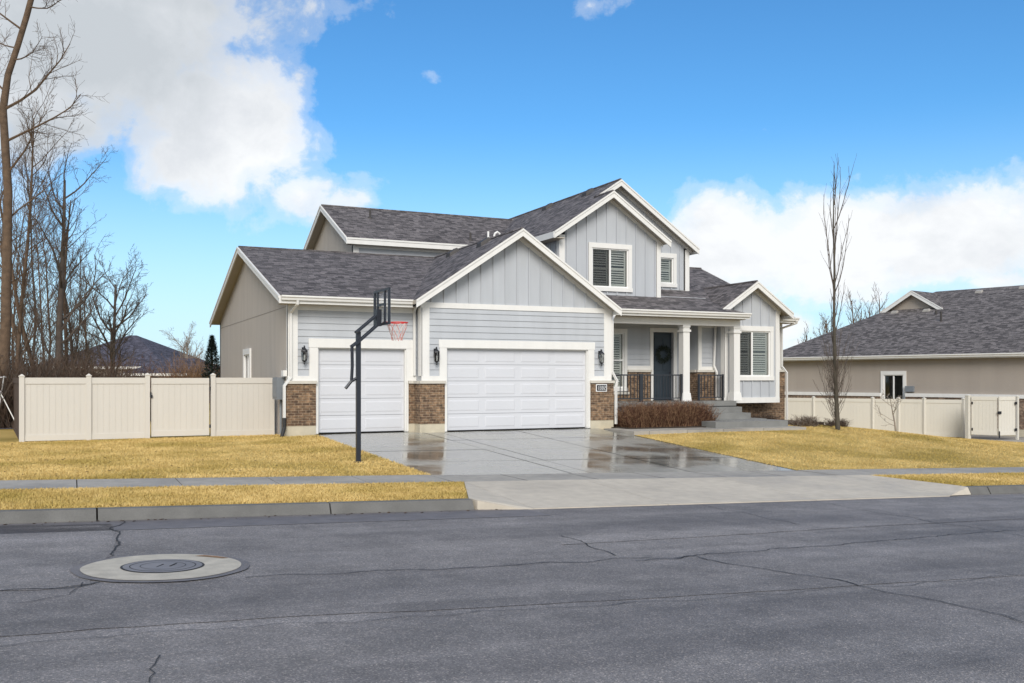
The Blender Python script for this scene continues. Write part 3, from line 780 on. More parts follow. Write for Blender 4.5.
q = MB(); q.fb(FD, 19.2, 20.15, -.82, -.79, -.1, .06); q.build('threshold', 'dark_metal', dr)
# porch slab, ceiling and beam
q = MB(); q.box(15.94, 21.58, 27.28, 29.1, -.99, -.82); q.box(15.94, 21.5, 27.34, 29.1, SL-.3, -.99)
q.box(19.7, 21.56, 26.93, 27.28, SL-.2, -1.02); q.box(19.7, 21.6, 26.5, 26.93, SL-.2, -1.22)
q.build('porch_steps', 'step_concrete', house)
q = MB(); q.box(15.96, 21.9, 27.15, 29.1, 2.08, 2.12); q.build('porch_ceiling', 'soffit', house)
q = MB(); q.box(15.96, 21.9, 27.45, 27.72, 1.86, 2.08); q.build('porch_beam', 'trim', house)
def column(x0, y0):
    q = MB(); w = .27; cx, cy = x0+w/2, y0+w/2
    q.box(x0, x0+w, y0, y0+w, -.82, 1.86); q.box(x0-.035, x0+w+.035, y0-.035, y0+w+.035, 1.62, 1.70); q.box(x0-.02, x0+w+.02, y0-.02, y0+w+.02, 1.78, 1.859)
    b_ = .05
    q.hexa([(x0-b_, y0-b_, -.815), (x0+w+b_, y0-b_, -.815), (x0+w+b_, y0+w+b_, -.815), (x0-b_, y0+w+b_, -.815), (x0-.02, y0-.02, -.52), (x0+w+.02, y0-.02, -.52), (x0+w+.02, y0+w+.02, -.52), (x0-.02, y0+w+.02, -.52)])
    q.build('column', 'trim', house)
column(19.42, 27.45); column(21.62, 27.45)
def railing(x0, x1, y, label, z0=-.72, z1=.08):
    q = MB(); q.box(x0, x1, y-.025, y+.025, z1, z1+.045); q.box(x0, x1, y-.02, y+.02, z0, z0+.035)
    n = int((x1-x0)/.13)
    for i in range(1, n): 
        xx = x0+(x1-x0)*i/n; q.box(xx-.011, xx+.011, y-.011, y+.011, z0, z1)
    for xx in (x0+.03, x1-.03): q.box(xx-.035, xx+.035, y-.035, y+.035, -.82, z1+.06)
    q.build('railing', 'rail_metal', house, label=label)
railing(16.05, 17.72, 27.52, 'dark rail beside the garage'); railing(17.72, 19.42, 27.521, 'dark rail before the door'); railing(20.45, 21.58, 28.0, 'short dark rail beside the steps')
# ---- G bump-out gable and F body
YG = 28.0; RG = (22.82, 3.55); 
def zG(x): return RG[1]-.667*abs(x-RG[0])
wG = (22.05, .06, 23.70, 1.74)
q = MB(); q.wall(front(YG), [(21.6, -.9), (24.12, -.9), (24.12, zG(24.12)-.12), (RG[0], RG[1]-.12), (21.6, zG(21.6)-.12)], [wG], .2)
q.wall(west(21.6), [(YG, -.9), (29.3, -.9), (29.3, 2.5), (YG, 2.5)], [], .1); q.wall(east(24.12), [(YG, -.9), (28.75, -.9), (28.75, 2.5), (YG, 2.5)], [], .1)
q.box(21.65, 24.1, YG+.05, 28.75, -.9, -.86)
q.build('wall', 'siding', house)
q = MB(); battens(q, front(YG), 21.7, 24.0, -.74, lambda u: zG(u)-.25, [(wG[0]-.12, wG[1]-.15, wG[2]+.12, wG[3]+.2)], off=.35, sp=.41)
q.each('batten', 'siding', house)
T.fb(front(YG), 21.58, 21.76, -.9, 2.5, 0, .04); T.fb(front(YG), 23.97, 24.14, -.9, 2.5, 0, .04); T.fb(front(YG), 21.58, 24.14, -.92, -.72, .0, .05)
T.fb(west(21.6), YG-.04, YG+.16, -.9, 2.5, .0, .03); T.fb(east(24.12), YG-.04, 28.75, -.92, -.72, .0, .03); T.fb(west(21.6), YG, 28.5, -.92, -.72, .0, .025)
frieze(T, front(YG), [(21.5, zG(21.5)), RG, (24.2, zG(24.2))], h=.12, drop=.12)
window(house, front(YG), *wG, split='v', casing=.15)
q = MB(); q.wall(front(28.75), [(21.6, SL-.5), (24.9, SL-.5), (24.9, 2.25), (21.6, 2.25)], [], .2); q.wall(east(24.9), [(28.75, SL-.5), (39.9, SL-.5), (39.9, 2.25), (34.1, 4.7), (28.75, 2.25)], [], .2)
q.build('wall', 'siding', house)
wains(front(28.75), 21.6, 25.0, .32, SL, foot=False, cap=False); FO.fb(front(28.75), 21.6, 24.99, SL-.5, SL-.0, 0, .08)
SI.fb(front(28.75), 24.16, 25.02, .235, .32, 0, .14); wains(east(24.9), 28.75, 39.8, .32, SL, foot=False)
T.fb(front(28.75), 24.68, 24.92, .32, 2.05, 0, .04); T.fb(front(28.75), 24.14, 24.92, 2.05, 2.2, 0, .05); T.fb(east(24.9), 28.72, 28.95, .32, 2.05, 0, .04)
# ---- roofs
def roof(name, quads, th=.12):
    q = MB()
    for p in quads: slab(q, p, th)
    return q.build(name, ['shingle', 'soffit'], house)
XA0, XA1 = 9.13, 16.05
rA = roof('roof', [[(XA0, Y0-.42, zA(XA0)), (RA[0], Y0-.42, RA[1]), (RA[0], 34.5, RA[1]), (XA0, 34.5, zA(XA0))],
              [(XA1, Y0-.42, zA(XA1)), (RA[0], Y0-.42, RA[1]), (RA[0], 34.5, RA[1]), (XA1, 34.5, zA(XA1))]])
XW = 5.28
rB = roof('roof', [[(XW, 26.62, zB(26.62)), (9.6, 26.62, zB(26.62)), (13.2, 33.9, 4.57), (XW, 33.9, 4.57)],
              [(XW, 33.9, 4.57), (15.3, 33.9, 4.57), (15.3, 41.1, zB(41.1)), (XW, 41.1, zB(41.1))]])
def zE(y): return 7.15-.46*abs(y-38.8)
rE = roof('roof', [[(9.38, 34.75, zE(34.75)), (15.4, 34.75, zE(34.75)), (18.4, 38.8, 7.15), (9.38, 38.8, 7.15)],
              [(9.38, 38.8, 7.15), (18.4, 38.8, 7.15), (18.4, 42.85, zE(42.85)), (9.38, 42.85, zE(42.85))]])
XL_, XR_ = 14.93, 21.87
rC = roof('roof', [[(XL_, 28.6, zC(XL_)), (17.27, 28.6, 6.58), (17.27, 29.94, 6.58), (XL_, 29.94, zC(XL_))],
              [(17.27, 28.6, 6.58), (19.65, 28.6, zC(19.65)), (19.65, YD, zC(19.65)), (17.27, YD, 6.58)]])
rD = roof('roof', [[(XL_, 29.94, zD(XL_)), (RD[0], 29.94, RD[1]), (RD[0], 42.9, RD[1]), (XL_, 42.9, zD(XL_))],
              [(RD[0], 29.94, RD[1]), (XR_, 29.94, zD(XR_)), (XR_, 42.9, zD(XR_)), (RD[0], 42.9, RD[1])]])
def zF(y): return 2.3+.418*(y-28.25) if y < 34.3 else 2.3+.418*(34.3-28.25)-.418*(y-34.3)
rF = roof('roof', [[(21.0, 28.25, 2.3), (25.2, 28.25, 2.3), (25.2, 34.3, zF(34.3)), (21.0, 34.3, zF(34.3))],
              [(21.0, 34.3, zF(34.3)), (25.2, 34.3, zF(34.3)), (25.2, 40.3, zF(40.3)), (21.0, 40.3, zF(40.3))]])
GL, GRr = 21.18, 24.46
rG = roof('roof', [[(GL, 27.62, zG(GL)), (RG[0], 27.62, RG[1]), (RG[0], 31.6, RG[1]), (GL, 31.6, zG(GL))],
              [(RG[0], 27.62, RG[1]), (GRr, 27.62, zG(GRr)), (GRr, 31.6, zG(GRr)), (RG[0], 31.6, RG[1])]])
def zP(y): return 2.3+.333*(y-27.05)
rP = roof('roof', [[(15.6, 27.05, 2.3), (21.98, 27.05, 2.3), (21.55, 27.62, zP(27.62)), (21.55, 28.7, zP(28.7)), (22.72, 30.75, zP(30.75)), (22.4, 31.5, zP(31.5)), (15.6, 31.5, zP(31.5))]], .1)
# ridge caps
q = MB()
def cap(p, q_): q = MB(); q.tube([p, q_], .055, 6); q.build('ridge_cap', 'shingle', house)
cap((XW, 33.9, 4.565), (12.6, 33.9, 4.565)); cap((9.38, 38.8, 7.145), (18.3, 38.8, 7.145)); cap((RD[0], 29.95, RD[1]-.005), (RD[0], 42.9, RD[1]-.005))
cap((RA[0], Y0-.4, RA[1]-.005), (RA[0], 33.9, RA[1]-.005)); cap((RG[0], 27.64, RG[1]-.005), (RG[0], 31.2, RG[1]-.005)); cap((21.7, 34.3, zF(34.3)-.005), (25.2, 34.3, zF(34.3)-.005)); cap((17.27, 28.62, 6.575), (17.27, 29.9, 6.575))
# ---- barge boards and eave boards
q = MB()
rake(q, front(Y0-.42), [(XA0, zA(XA0)), RA, (XA1+.06, zA(XA1+.06))], h=.235)
rake(q, front(28.6), [(XL_, zC(XL_)), (17.27, 6.58), (19.68, zC(19.68))], h=.235)
rake(q, front(29.94), [(17.3, zD(17.3)), RD, (XR_+.03, zD(XR_+.03))], h=.235)
rake(q, front(27.62), [(GL, zG(GL)), RG, (GRr+.03, zG(GRr+.03))], h=.235)
rake(q, west(XW), [(26.55, zB(26.55)), (33.9, 4.57), (41.15, zB(41.15))], h=.21)
rake(q, west(9.38), [(34.7, zE(34.7)), (38.8, 7.15), (42.9, zE(42.9))], h=.23)
rake(q, east(25.2), [(28.2, zF(28.2)), (34.3, zF(34.3)), (40.3, zF(40.3))], h=.2)
q.fb(front(26.62), XW, 9.16, 2.09, 2.27, 0, .03); q.fb(front(34.75), 9.38, 15.0, zE(34.75)-.24, zE(34.75)-.012, 0, .03); q.fb(front(34.75), 9.38, 15.0, zE(34.75)-.07, zE(34.75)-.005, .03, .05)
q.fb(west(XL_), 28.6, 42.9, zD(XL_)-.22, zD(XL_)-.012, 0, .03); q.fb(east(XR_), 29.94, 42.9, zD(XR_)-.22, zD(XR_)-.012, 0, .03)
q.fb(west(GL), 27.62, 28.2, zG(GL)-.2, zG(GL)-.012, 0, .03); q.fb(east(GRr), 27.62, 28.4, zG(GRr)-.22, zG(GRr)-.012, 0, .03)
q.fb(front(27.05), 16.1, 21.98, 2.1, 2.27, 0, .03); q.fb(east(21.98), 27.05, 27.6, 2.12, 2.27, -.03, .0)
q.fb(front(28.25), 24.4, 25.2, 2.1, 2.27, 0, .03)
q.fb(east(XA1), Y0-.42, 27.0, zA(XA1)-.22, zA(XA1)-.012, -.03, .0)
q.each('barge_board', 'trim', house)
q = MB()   # level soffits behind the eave boards
q.box(XW+.02, 9.3, 26.64, YB, 2.09, 2.115); q.box(9.41, 15.3, 34.77, YE, zE(34.75)-.24, zE(34.75)-.21); q.box(24.14, 25.18, 28.27, 28.75, 2.09, 2.115)
q.box(XL_+.02, 15.35, 28.62, 42, zD(XL_)-.22, zD(XL_)-.19)
q.each('soffit', 'soffit', house)
T.each('trim_board', 'trim', house)
BR.each('brick_wainscot', 'brick', house); SI.each('stone_cap', 'sill_stone', house); FO.each('footing', 'foundation', house)
def gut(M, u0, u1, zt, d0=.03):
    q = MB(); gutter(q, M, u0, u1, zt, d0); q.build('gutter', 'trim', house)
gut(front(26.62), XW+.02, 9.2, 2.31); gut(front(27.05), 16.12, 21.98, 2.31); gut(front(28.25), 24.45, 25.25, 2.31)
def spout(pts, lower=None, r=.047):
    q = MB(); q.tube(pts, r, 4)
    o = q.build('downspout', 'trim', house)
    if lower:
        q = MB(); q.tube(lower, .055, 8); q.build('black_pipe', 'pipe_black', o)
spout([(5.75, 26.55, 2.2), (5.75, 26.58, 2.08), (5.66, 27.04, 1.86), (5.66, 27.04, .02), (5.46, 26.96, -.22), (5.46, 26.96, -1.15)], [(5.46, 26.96, -1.13), (5.46, 26.94, -1.4), (5.36, 26.8, -1.66)])
spout([(9.36, 26.9, 2.15), (9.36, 27.04, 2.0), (9.36, 27.04, .07)])
spout([(16.35, 26.98, 2.2), (16.33, 26.98, 2.09), (16.08, 26.72, 1.93), (16.02, 26.6, 1.85), (16.02, 26.6, .2), (16.16, 26.52, -.1), (16.10, 26.5, -.3), (16.10, 26.5, -1.5)])
spout([(21.52, 28.1, 2.05), (21.52, 28.4, 1.9), (21.5, 28.47, .45), (21.52, 28.33, .2), (21.52, 28.33, -.8)])
spout([(25.15, 28.15, 2.2), (25.15, 28.2, 2.1), (24.86, 28.66, 1.92), (24.86, 28.66, .45), (25.05, 28.6, .2), (25.05, 28.6, -1.6)])
# ---- lanterns
def lantern(M, u, zc):
    q = MB(); q.fb(M, u-.045, u+.045, zc+.02, zc+.26, .03, .05)
    def P(d, z): return M(u, d, z)
    q.tube([P(.05, zc+.16), P(.12, zc+.30), P(.17, zc+.24)], .012, 6); q.tube([P(.05, zc-.02+.1), P(.10, zc-.10), P(.17, zc-.16)], .010, 6)
    c = V(M(u, .17, zc)); q.lathe(c, [(.012, -.23), (.03, -.2), (.02, -.17), (.055, -.14), (.075, -.12)], 8)
    q.lathe(c, [(.1, .14), (.09, .17), (.045, .22), (.02, .25), (.028, .27), (.008, .31)], 8)
    for k in range(6):
        a = k*pi/3; q.tube([(c.x+.07*cos(a), c.y+.07*sin(a), c.z-.12), (c.x+.088*cos(a), c.y+.088*sin(a), c.z+.14)], .007, 4)
    o = q.build('lantern', 'dark_metal', house)
    q = MB(); q.lathe(c, [(.062, -.118), (.078, .138)], 8); q.build('glass', 'glass', o)
    q = MB(); q.lathe(c, [(.015, -.11), (.017, .02), (.004, .05)], 8); q.build('candle', 'shutter', o)
lantern(FB, 6.03, .62); lantern(FA, 9.86, .62); lantern(FA, 15.53, .62)
# ---- number plate
q = MB(); q.fb(FA, 15.36, 15.76, -.44, -.20, .09, .115); pl = q.build('number_plate', 'plate_white', house)
q = MB(); q.fb(FA, 15.385, 15.735, -.415, -.225, .115, .119); q.build('plate_face', 'plate_black', pl)
seg = {'1': 'bc', '3': 'abgcd', '0': 'abcdef', '2': 'abged'}
q = MB()
for i, ch in enumerate('1302'):
    a = 15.405+i*.082; w, h, t = .055, .13, .014; z = -.385
    S_ = {'a': (0, w, h-t, h), 'd': (0, w, 0, t), 'g': (0, w, h/2-t/2, h/2+t/2), 'f': (0, t, h/2, h), 'e': (0, t, 0, h/2), 'b': (w-t, w, h/2, h), 'c': (w-t, w, 0, h/2)}
    for s_ in seg[ch]:
        x0, x1, z0, z1 = S_[s_]; q.fb(FA, a+x0, a+x1, z+z0, z+z1, .119, .124)
q.build('numeral', 'plate_white', pl)
# ---- meter cabinet on the west wall
WM = west(5.6)
q = MB(); q.fb(WM, 27.5, 28.15, -.62, .02, .0, .24); q.fb(WM, 27.53, 28.12, -.55, -.02, .24, .25); mt = q.build('meter_cabinet', 'grey_box', house)
q = MB(); q.tube([WM(27.75, .08, -.62), WM(27.75, .08, SL)], .035, 8); q.tube([WM(27.9, .06, -.62), WM(27.9, .06, SL)], .02, 6); q.build('conduit', 'grey_box', mt)
q = MB(); q.fb(WM, 27.22, 27.42, -.62, -.3, .0, .12); q.build('meter_box', 'grey_box', mt)
q = MB(); q.fb(WM, 27.2, 27.5, .05, .22, .0, .12); q.build('cover_box', 'trim', mt)
q = MB(); q.lathe(WM(27.75, .17, -.3), [(.07, -.07), (.085, 0), (.07, .07)], 14); q.build('meter_dial', 'grey_box', mt)
# ---- roof fittings
def box_vent(p, n_up, nx, mat='vent_metal', s=.22):
    # low hood on a slope; n_up: unit vector up the slope, nx: unit vector along the eave
    p, a, b_ = V(p), V(nx)*s, V(n_up)*s; up = V((0, 0, .13))
    q = MB(); q.hexa([p-a-b_, p+a-b_, p+a+b_, p-a+b_, p-a*.75-b_*.9+up, p+a*.75-b_*.9+up, p+a*.75+b_*.6+up*1.1, p-a*.75+b_*.6+up*1.1])
    q.build('roof_vent', mat, house)
uA = V((1, 0, sA)).normalized()
for y in (28.6, 31.4): box_vent((12.3, y, zA(12.3)-.0), uA, (0, 1, 0))
for y in (31.8, 35.2): box_vent((18.05, y, zD(18.05)), V((1, 0, sC)).normalized(), (0, 1, 0))
q = MB()
def pipe_on(x_, y_, z_, h, r=.045): q.tube([(x_, y_, z_-.1), (x_, y_, z_+h)], r, 8); q.lathe((x_, y_, z_-.05), [(.11, 0), (.1, .06), (r, .12)], 10)
pipe_on(11.08, 37.5, zE(37.5), .32); q.build('vent_pipe', 'vent_metal', house)
q = MB(); pipe_on(14.65, 35.4, zE(35.4), .3); q.build('vent_pipe', 'vent_metal', house)
for (x_, y_, r) in ((15.35, 35.2, .045), (15.75, 35.5, .045)):
    q = MB(); z_ = zD(x_); pts = [(x_, y_, z_-.2), (x_, y_, z_+.3)]
    if x_ > 15.5: pts += [(x_+.03, y_-.02, z_+.38), (x_+.12, y_-.03, z_+.44), (x_+.22, y_-.03, z_+.38), (x_+.25, y_-.03, z_+.25)]
    else: pts = [(x_-.14, y_, z_+.32), (x_-.07, y_, z_+.28), (x_, y_, z_+.36), (x_, y_, z_+.66)]
    q.tube(pts, r, 8); q.build('flue_pipe', 'pipe_white', house)

# ---- wreath on the door
wr = MB()
for i in range(700):
    a = random.uniform(0, 2*pi); rr = .25+random.gauss(0, .045); yy = 29.10-random.uniform(.0, .09)
    c = V((19.69+rr*cos(a), yy, .88+rr*sin(a))); d = V((random.gauss(0, 1), random.gauss(0, .5)-.3, random.gauss(0, 1))).normalized()*.07
    e = d.cross(V((random.random(), random.random(), random.random()))).normalized()*.012
    wr.add([c-e, c+e, c+d], [(0, 1, 2)])
w_ = wr.build('wreath', 'wreath', None, origin=(19.69, 29.1, .6), label='dark evergreen wreath hanging on the front door', category='wreath')

# ------------------------------------------------------------------ landing slab by the steps
mb = MB()
mb.box(18.95, 21.95, 25.0, 25.75, SL-.2, -1.43); mb.box(19.7, 21.95, 25.75, 26.5, SL-.2, -1.431); mb.box(21.61, 22.3, 26.5, 27.9, SL-.2, -1.432)
mb.build('landing', 'step_concrete', kind='structure')

def P3d(px, d): r = (px-512)/F_*d; return (d*sin(YAW)+r*cos(YAW), d*cos(YAW)-r*sin(YAW))
# ------------------------------------------------------------------ shrubs made of stems
def shrub(name, x0, x1, y0, y1, zb, h, n, mats, label, cat, lean=.25, group=None, r=.005):
    o = None
    st = MB(); tw = MB()
    for i in range(n):
        x_, y_ = random.uniform(x0, x1), random.uniform(y0, y1)
        b_ = V((lerp((x0+x1)/2, x_, .88), lerp((y0+y1)/2, y_, .7), zb-.05))
        ex = (x_-(x0+x1)/2)/((x1-x0)/2); edge = sqrt(max(0, 1-abs(ex)**5))
        hh = h*random.uniform(.45, 1.0)*(.45+.55*edge)*(1+.12*noise.noise(V((x_*1.3, y_*1.3, 2))))
        p = b_; d = V((random.gauss(0, lean)+ex*.15, random.gauss(0, lean), 1)).normalized(); pts_ = [p]
        for s_ in range(3):
            p = p+d*hh/3; pts_.append(p); d = (d+V((random.gauss(0, .25), random.gauss(0, .25), .1))).normalized()
        (st if i % 3 else tw).tube(pts_, [r*1.5, r*1.2, r, r*.5], 3, cap=False)
        for s_ in range(3):
            c = pts_[random.choice((1, 2, 3))]; e = c+V((random.gauss(0, .09), random.gauss(0, .09), random.uniform(.02, .13)))
            e.z = min(e.z, zb+h)
            (tw if random.random() < .4 else st).tube([c, e], [r*.8, r*.4], 3, cap=False)
    t_ = thing(name, ((x0+x1)/2, (y0+y1)/2, zb), label, cat, group)
    st.build('stem', mats[0], t_); tw.build('twig', mats[1], t_)
    return t_
shrub('hedge', 16.2, 17.75, 25.65, 27.2, SL-.02, .92, 1500, ('twig_red', 'twig_tan'), 'leafless red brown hedge shrub next to the garage corner', 'shrub', group='bare hedge shrubs before the porch rail')
shrub('hedge', 17.55, 19.0, 25.65, 27.2, SL-.02, .92, 1500, ('twig_red', 'twig_tan'), 'leafless red brown hedge shrub in the middle of the porch bed', 'shrub', group='bare hedge shrubs before the porch rail')
shrub('hedge', 18.6, 19.75, 25.85, 27.1, SL-.02, .88, 1200, ('twig_red', 'twig_tan'), 'leafless red brown hedge shrub beside the porch steps', 'shrub', group='bare hedge shrubs before the porch rail')
a_ = P3d(805, 33); c_ = P3d(836, 33.6)
shrub('shrub', a_[0]-.5, a_[0]+.5, a_[1]-.3, a_[1]+.3, H(*a_), .42, 420, ('twig_brown', 'bark_pale'), 'low bare twiggy shrub at the right end of the landing', 'shrub', .5, 'low bare shrubs beside the house')
shrub('shrub', c_[0]-.45, c_[0]+.45, c_[1]-.3, c_[1]+.3, H(*c_), .30, 260, ('twig_brown', 'bark_grey'), 'lower bare shrub between the landing shrub and the slender tree', 'shrub', .5, 'low bare shrubs beside the house')
shrub('shrub', 22.7, 24.2, 28.05, 28.45, SL+.02, .28, 200, ('twig_brown', 'bark_grey'), 'small dry shrub against the brick under the bay window', 'shrub', .5, 'low bare shrubs beside the house')

# ------------------------------------------------------------------ fences
def fence_panel(q, A, B, zb, zt, M=None, boards=True):
    A, B = V((A[0], A[1], 0)), V((B[0], B[1], 0)); L_ = (B-A).length; d = (B-A).normalized(); nrm = V((d.y, -d.x, 0))
    def MM(u, dep, z): p = A+d*u+nrm*dep; return (p.x, p.y, z)
    q.fb(MM, 0, L_, zt-.17, zt, -.03, .03); q.fb(MM, 0, L_, zb, zb+.16, -.03, .03)
    n = max(1, round(L_/.15)); w = L_/n
    for i in range(n): q.fb(MM, i*w+.003, (i+1)*w-.003, zb+.15, zt-.16, -.011, .011)
    q.fb(MM, 0, L_, zb+.15, zt-.16, -.004, .004)
    q.fb(MM, 0, .03, zb+.16, zt-.17, -.02, .02); q.fb(MM, L_-.03, L_, zb+.16, zt-.17, -.02, .02)
def post(x_, y_, zb, zt, par, mat, s=.064):
    q = MB(); q.box(x_-s, x_+s, y_-s, y_+s, zb-.15, zt); q.box(x_-s-.012, x_+s+.012, y_-s-.012, y_+s+.012, zt, zt+.025)
    q.hexa([(x_-s, y_-s, zt+.025), (x_+s, y_-s, zt+.025), (x_+s, y_+s, zt+.025), (x_-s, y_+s, zt+.025)]+[(x_+a*.012, y_+b_*.012, zt+.07) for a, b_ in ((-1, -1), (1, -1), (1, 1), (-1, 1))])
    q.build('post', mat, par)
YF = 28.6
fc = thing('fence', (2.1, YF, -1.72), 'cream vinyl privacy fence with a gate joining the stucco wall', 'fence')
zt = .03
ftx = lambda px: YF*tan(atan((px-512)/F_)+YAW)
P1, P2, P3, P4 = ftx(21.8), ftx(88.8), ftx(147.5), ftx(213)
for x_, hh in ((P1, .035), (P2, .05), (P3, .075), (P4, .075)): post(x_, YF, -1.74, hh, fc, 'vinyl')
for a, b_ in ((P1+.064, P2-.064), (P2+.064, P3-.064), (P4+.064, 5.5)):
    q = MB(); fence_panel(q, (a, YF), (b_, YF), -1.70, zt-.02); q.build('panel', 'vinyl', fc)
q = MB(); fence_panel(q, (P3+.1, YF), (P4-.11, YF), -1.66, zt-.03); g = q.build('gate', 'vinyl', fc)
q = MB(); q.box(P3+.075, P3+.13, YF-.06, YF-.03, -.56, -.48); q.box(P3+.06, P3+.10, YF-.07, YF-.03, -.54, -.40); q.build('latch', 'dark_metal', g)
for z_ in (-.35, -1.45):
    q = MB(); q.box(P4-.11, P4-.06, YF-.045, YF-.03, z_, z_+.1); q.build('hinge', 'dark_metal', g)
# a return of the fence running back from its end post
q = MB(); fence_panel(q, (P1-.02, YF+.064), (P1-.9, 41), -1.75, zt-.02); q.build('panel', 'twig_brown', fc)

fn = thing('fence', (P3d(924, 45.6)[0], P3d(924, 45.6)[1], -2.84), 'pale vinyl boundary fence with double gates beside the neighbouring house', 'fence')
k_ = [(786, 49.4), (813.5, 48.6), (872.6, 47.0), (898.5, 46.3), (924, 45.6), (963.5, 44.6), (968, 43.4)]
pts = [P3d(*a) for a in k_]
for a in pts[1:6]: post(a[0], a[1], -2.85, -1.0, fn, 'vinyl_next')
# extend to the left behind the house
pL = (pts[0][0]-(pts[1][0]-pts[0][0])*3, pts[0][1]-(pts[1][1]-pts[0][1])*3)
ends = [pL]+pts[1:6]
for a, b_ in zip(ends, ends[1:]):
    q = MB(); fence_panel(q, a, b_, -2.80, -1.03); q.build('panel', 'vinyl_next', fn)
g0, g1, g2 = P3d(970.8, 43.3), P3d(998, 42.6), P3d(1015.5, 42.9)
post(pts[6][0], pts[6][1], -2.7, -.82, fn, 'vinyl_next', .09); post(g2[0]+.12, g2[1], -2.7, -.86, fn, 'vinyl_next', .05)
for a, b_ in ((g0, g1), (g1, g2)):
    q = MB(); L_ = V((b_[0]-a[0], b_[1]-a[1], 0)); ln = L_.length; d = L_.normalized(); a2 = (a[0]+d.x*.03, a[1]+d.y*.03); b2 = (b_[0]-d.x*.03, b_[1]-d.y*.03)
    fence_panel(q, a2, b2, -2.58, -.84); g = q.build('gate', 'vinyl_next', fn)
    q = MB()
    for zz in (-1.2, -2.4):
        q = MB(); q.box(a[0]-.02 if a is g0 else b_[0]-.12, a[0]+.10 if a is g0 else b_[0]+.0, (a if a is g0 else b_)[1]-.09, (a if a is g0 else b_)[1]-.05, zz, zz+.12); q.build('hinge', 'dark_metal', g)
    if a is g0:
        q = MB(); q.box(b_[0]-.1, b_[0]+.12, b_[1]-.09, b_[1]-.05, -1.62, -1.5); q.build('latch', 'dark_metal', g); q = MB(); q.box(b_[0]-.02, b_[0]+.02, b_[1]-.09, b_[1]-.05, -2.7, -2.4); q.build('latch', 'dark_metal', g)
# neighbour's drive in front of the gates
mb = MB(); c0 = P3d(1000, 40); mb.add([(P3d(963, 43.2)[0], P3d(963, 43.2)[1], -2.80), (P3d(1100, 36)[0], P3d(1100, 36)[1], -2.80), (P3d(1120, 44)[0], P3d(1120, 44)[1], -2.80), (P3d(980, 50)[0], P3d(980, 50)[1], -2.80)], [(0, 1, 2, 3)])
mb.build('path', 'walk_concrete', kind='structure')

# ------------------------------------------------------------------ neighbouring house
B0 = P3d(786, 55.5); B1 = P3d(1024, 45.0)
dn = V((B1[0]-B0[0], B1[1]-B0[1], 0)).normalized(); nn = V((dn.y, -dn.x, 0))
if nn.dot(V((B0[0], B0[1], 0))) > 0: nn = -nn       # points at the camera
B0 = V((B0[0], B0[1], 0))
def MN(u, dep, z): p = B0+dn*u+nn*dep; return (p.x, p.y, z)
nb = thing('house', (MN(9, 0, -2.95)[0], MN(9, 0, -2.95)[1], -2.95), 'single storey tan stucco house with a big dark hip roof behind the pale fence', 'house')
U0, U1 = -1.0, 26.0
wn = (6.35, -1.2, 7.55, .28)
def MNx(px):   # wall coordinate seen at image column px
    r = (px-512)/F_; rx = V((cos(YAW), -sin(YAW), 0)); fx = V((sin(YAW), cos(YAW), 0)); k = rx-fx*r
    return -(B0.dot(k))/dn.dot(k)
wu0, wu1 = MNx(884), MNx(903.5)
wn = (wu0, -1.35, wu1, .17)
q = MB(); q.wall(MN, [(U0, -3.2), (U1, -3.2), (U1, 1.1), (U0, 1.1)], [wn], .2); q.wall(lambda u, d, z: MN(U0-d, -u, z), [(0, -3.2), (18, -3.2), (18, 1.1), (0, 1.1)], [], .2)
q.wall(lambda u, d, z: MN(u, -18-d, z), [(U0, -3.2), (U1, -3.2), (U1, 1.1), (U0, 1.1)], [], .2); q.wall(lambda u, d, z: MN(U1+d, -u, z), [(0, -3.2), (18, -3.2), (18, 1.1), (0, 1.1)], [], .2)
q.build('wall', 'stucco_next', nb)
q = MB(); ug = MNx(1016)
for s0, s1 in cut(U0, U1, [(wn[0]-.16, wn[2]+.16)]): q.fb(MN, s0, s1, -2.45, -.98, 0, .09)
q.each('brick_wainscot', 'brick_next', nb)
q = MB()
for s0, s1 in cut(U0, U1, [(wn[0]-.16, wn[2]+.16)]): q.fb(MN, s0, s1, -.98, -.80, 0, .14)
q.each('band', 'trim', nb)
q = MB(); q.fb(MN, U0, U1, -3.2, -2.45, 0, .08); q.build('footing', 'foundation', nb)
window(nb, MN, *wn, split='v', shut=False, casing=.16)
q = MB(); q.fb(MN, U0-.35, U1+.35, .98, 1.14, .4, .43); q.fb(MN, U0-.35, U1+.35, .98, 1.0, 0, .43)
q.build('soffit', 'trim', nb)
q = MB(); gutter(q, MN, U0-.4, U1+.4, 1.2, .43, .16, .13); q.build('gutter', 'trim', nb)
e0 = U0-.35; sN = .415; RI = 9.5; rz = 1.2+sN*(RI+.43)
us0, us1 = 4.1, U1-8
q = MB(); slab(q, [MN(e0, .43, 1.2), MN(U1+.35, .43, 1.2), MN(us1, -RI, rz), MN(us0, -RI, rz)], .1)
slab(q, [MN(e0, .43, 1.2), MN(us0, -RI, rz), MN(e0, -2*RI-.43, 1.2)], .1); slab(q, [MN(e0, -2*RI-.43, 1.2), MN(U1+.35, -2*RI-.43, 1.2), MN(us1, -RI, rz), MN(us0, -RI, rz)], .1)
slab(q, [MN(U1+.35, .43, 1.2), MN(us1, -RI, rz), MN(U1+.35, -2*RI-.43, 1.2)], .1)
rn = q.build('roof', ['shingle_next', 'soffit'], nb)
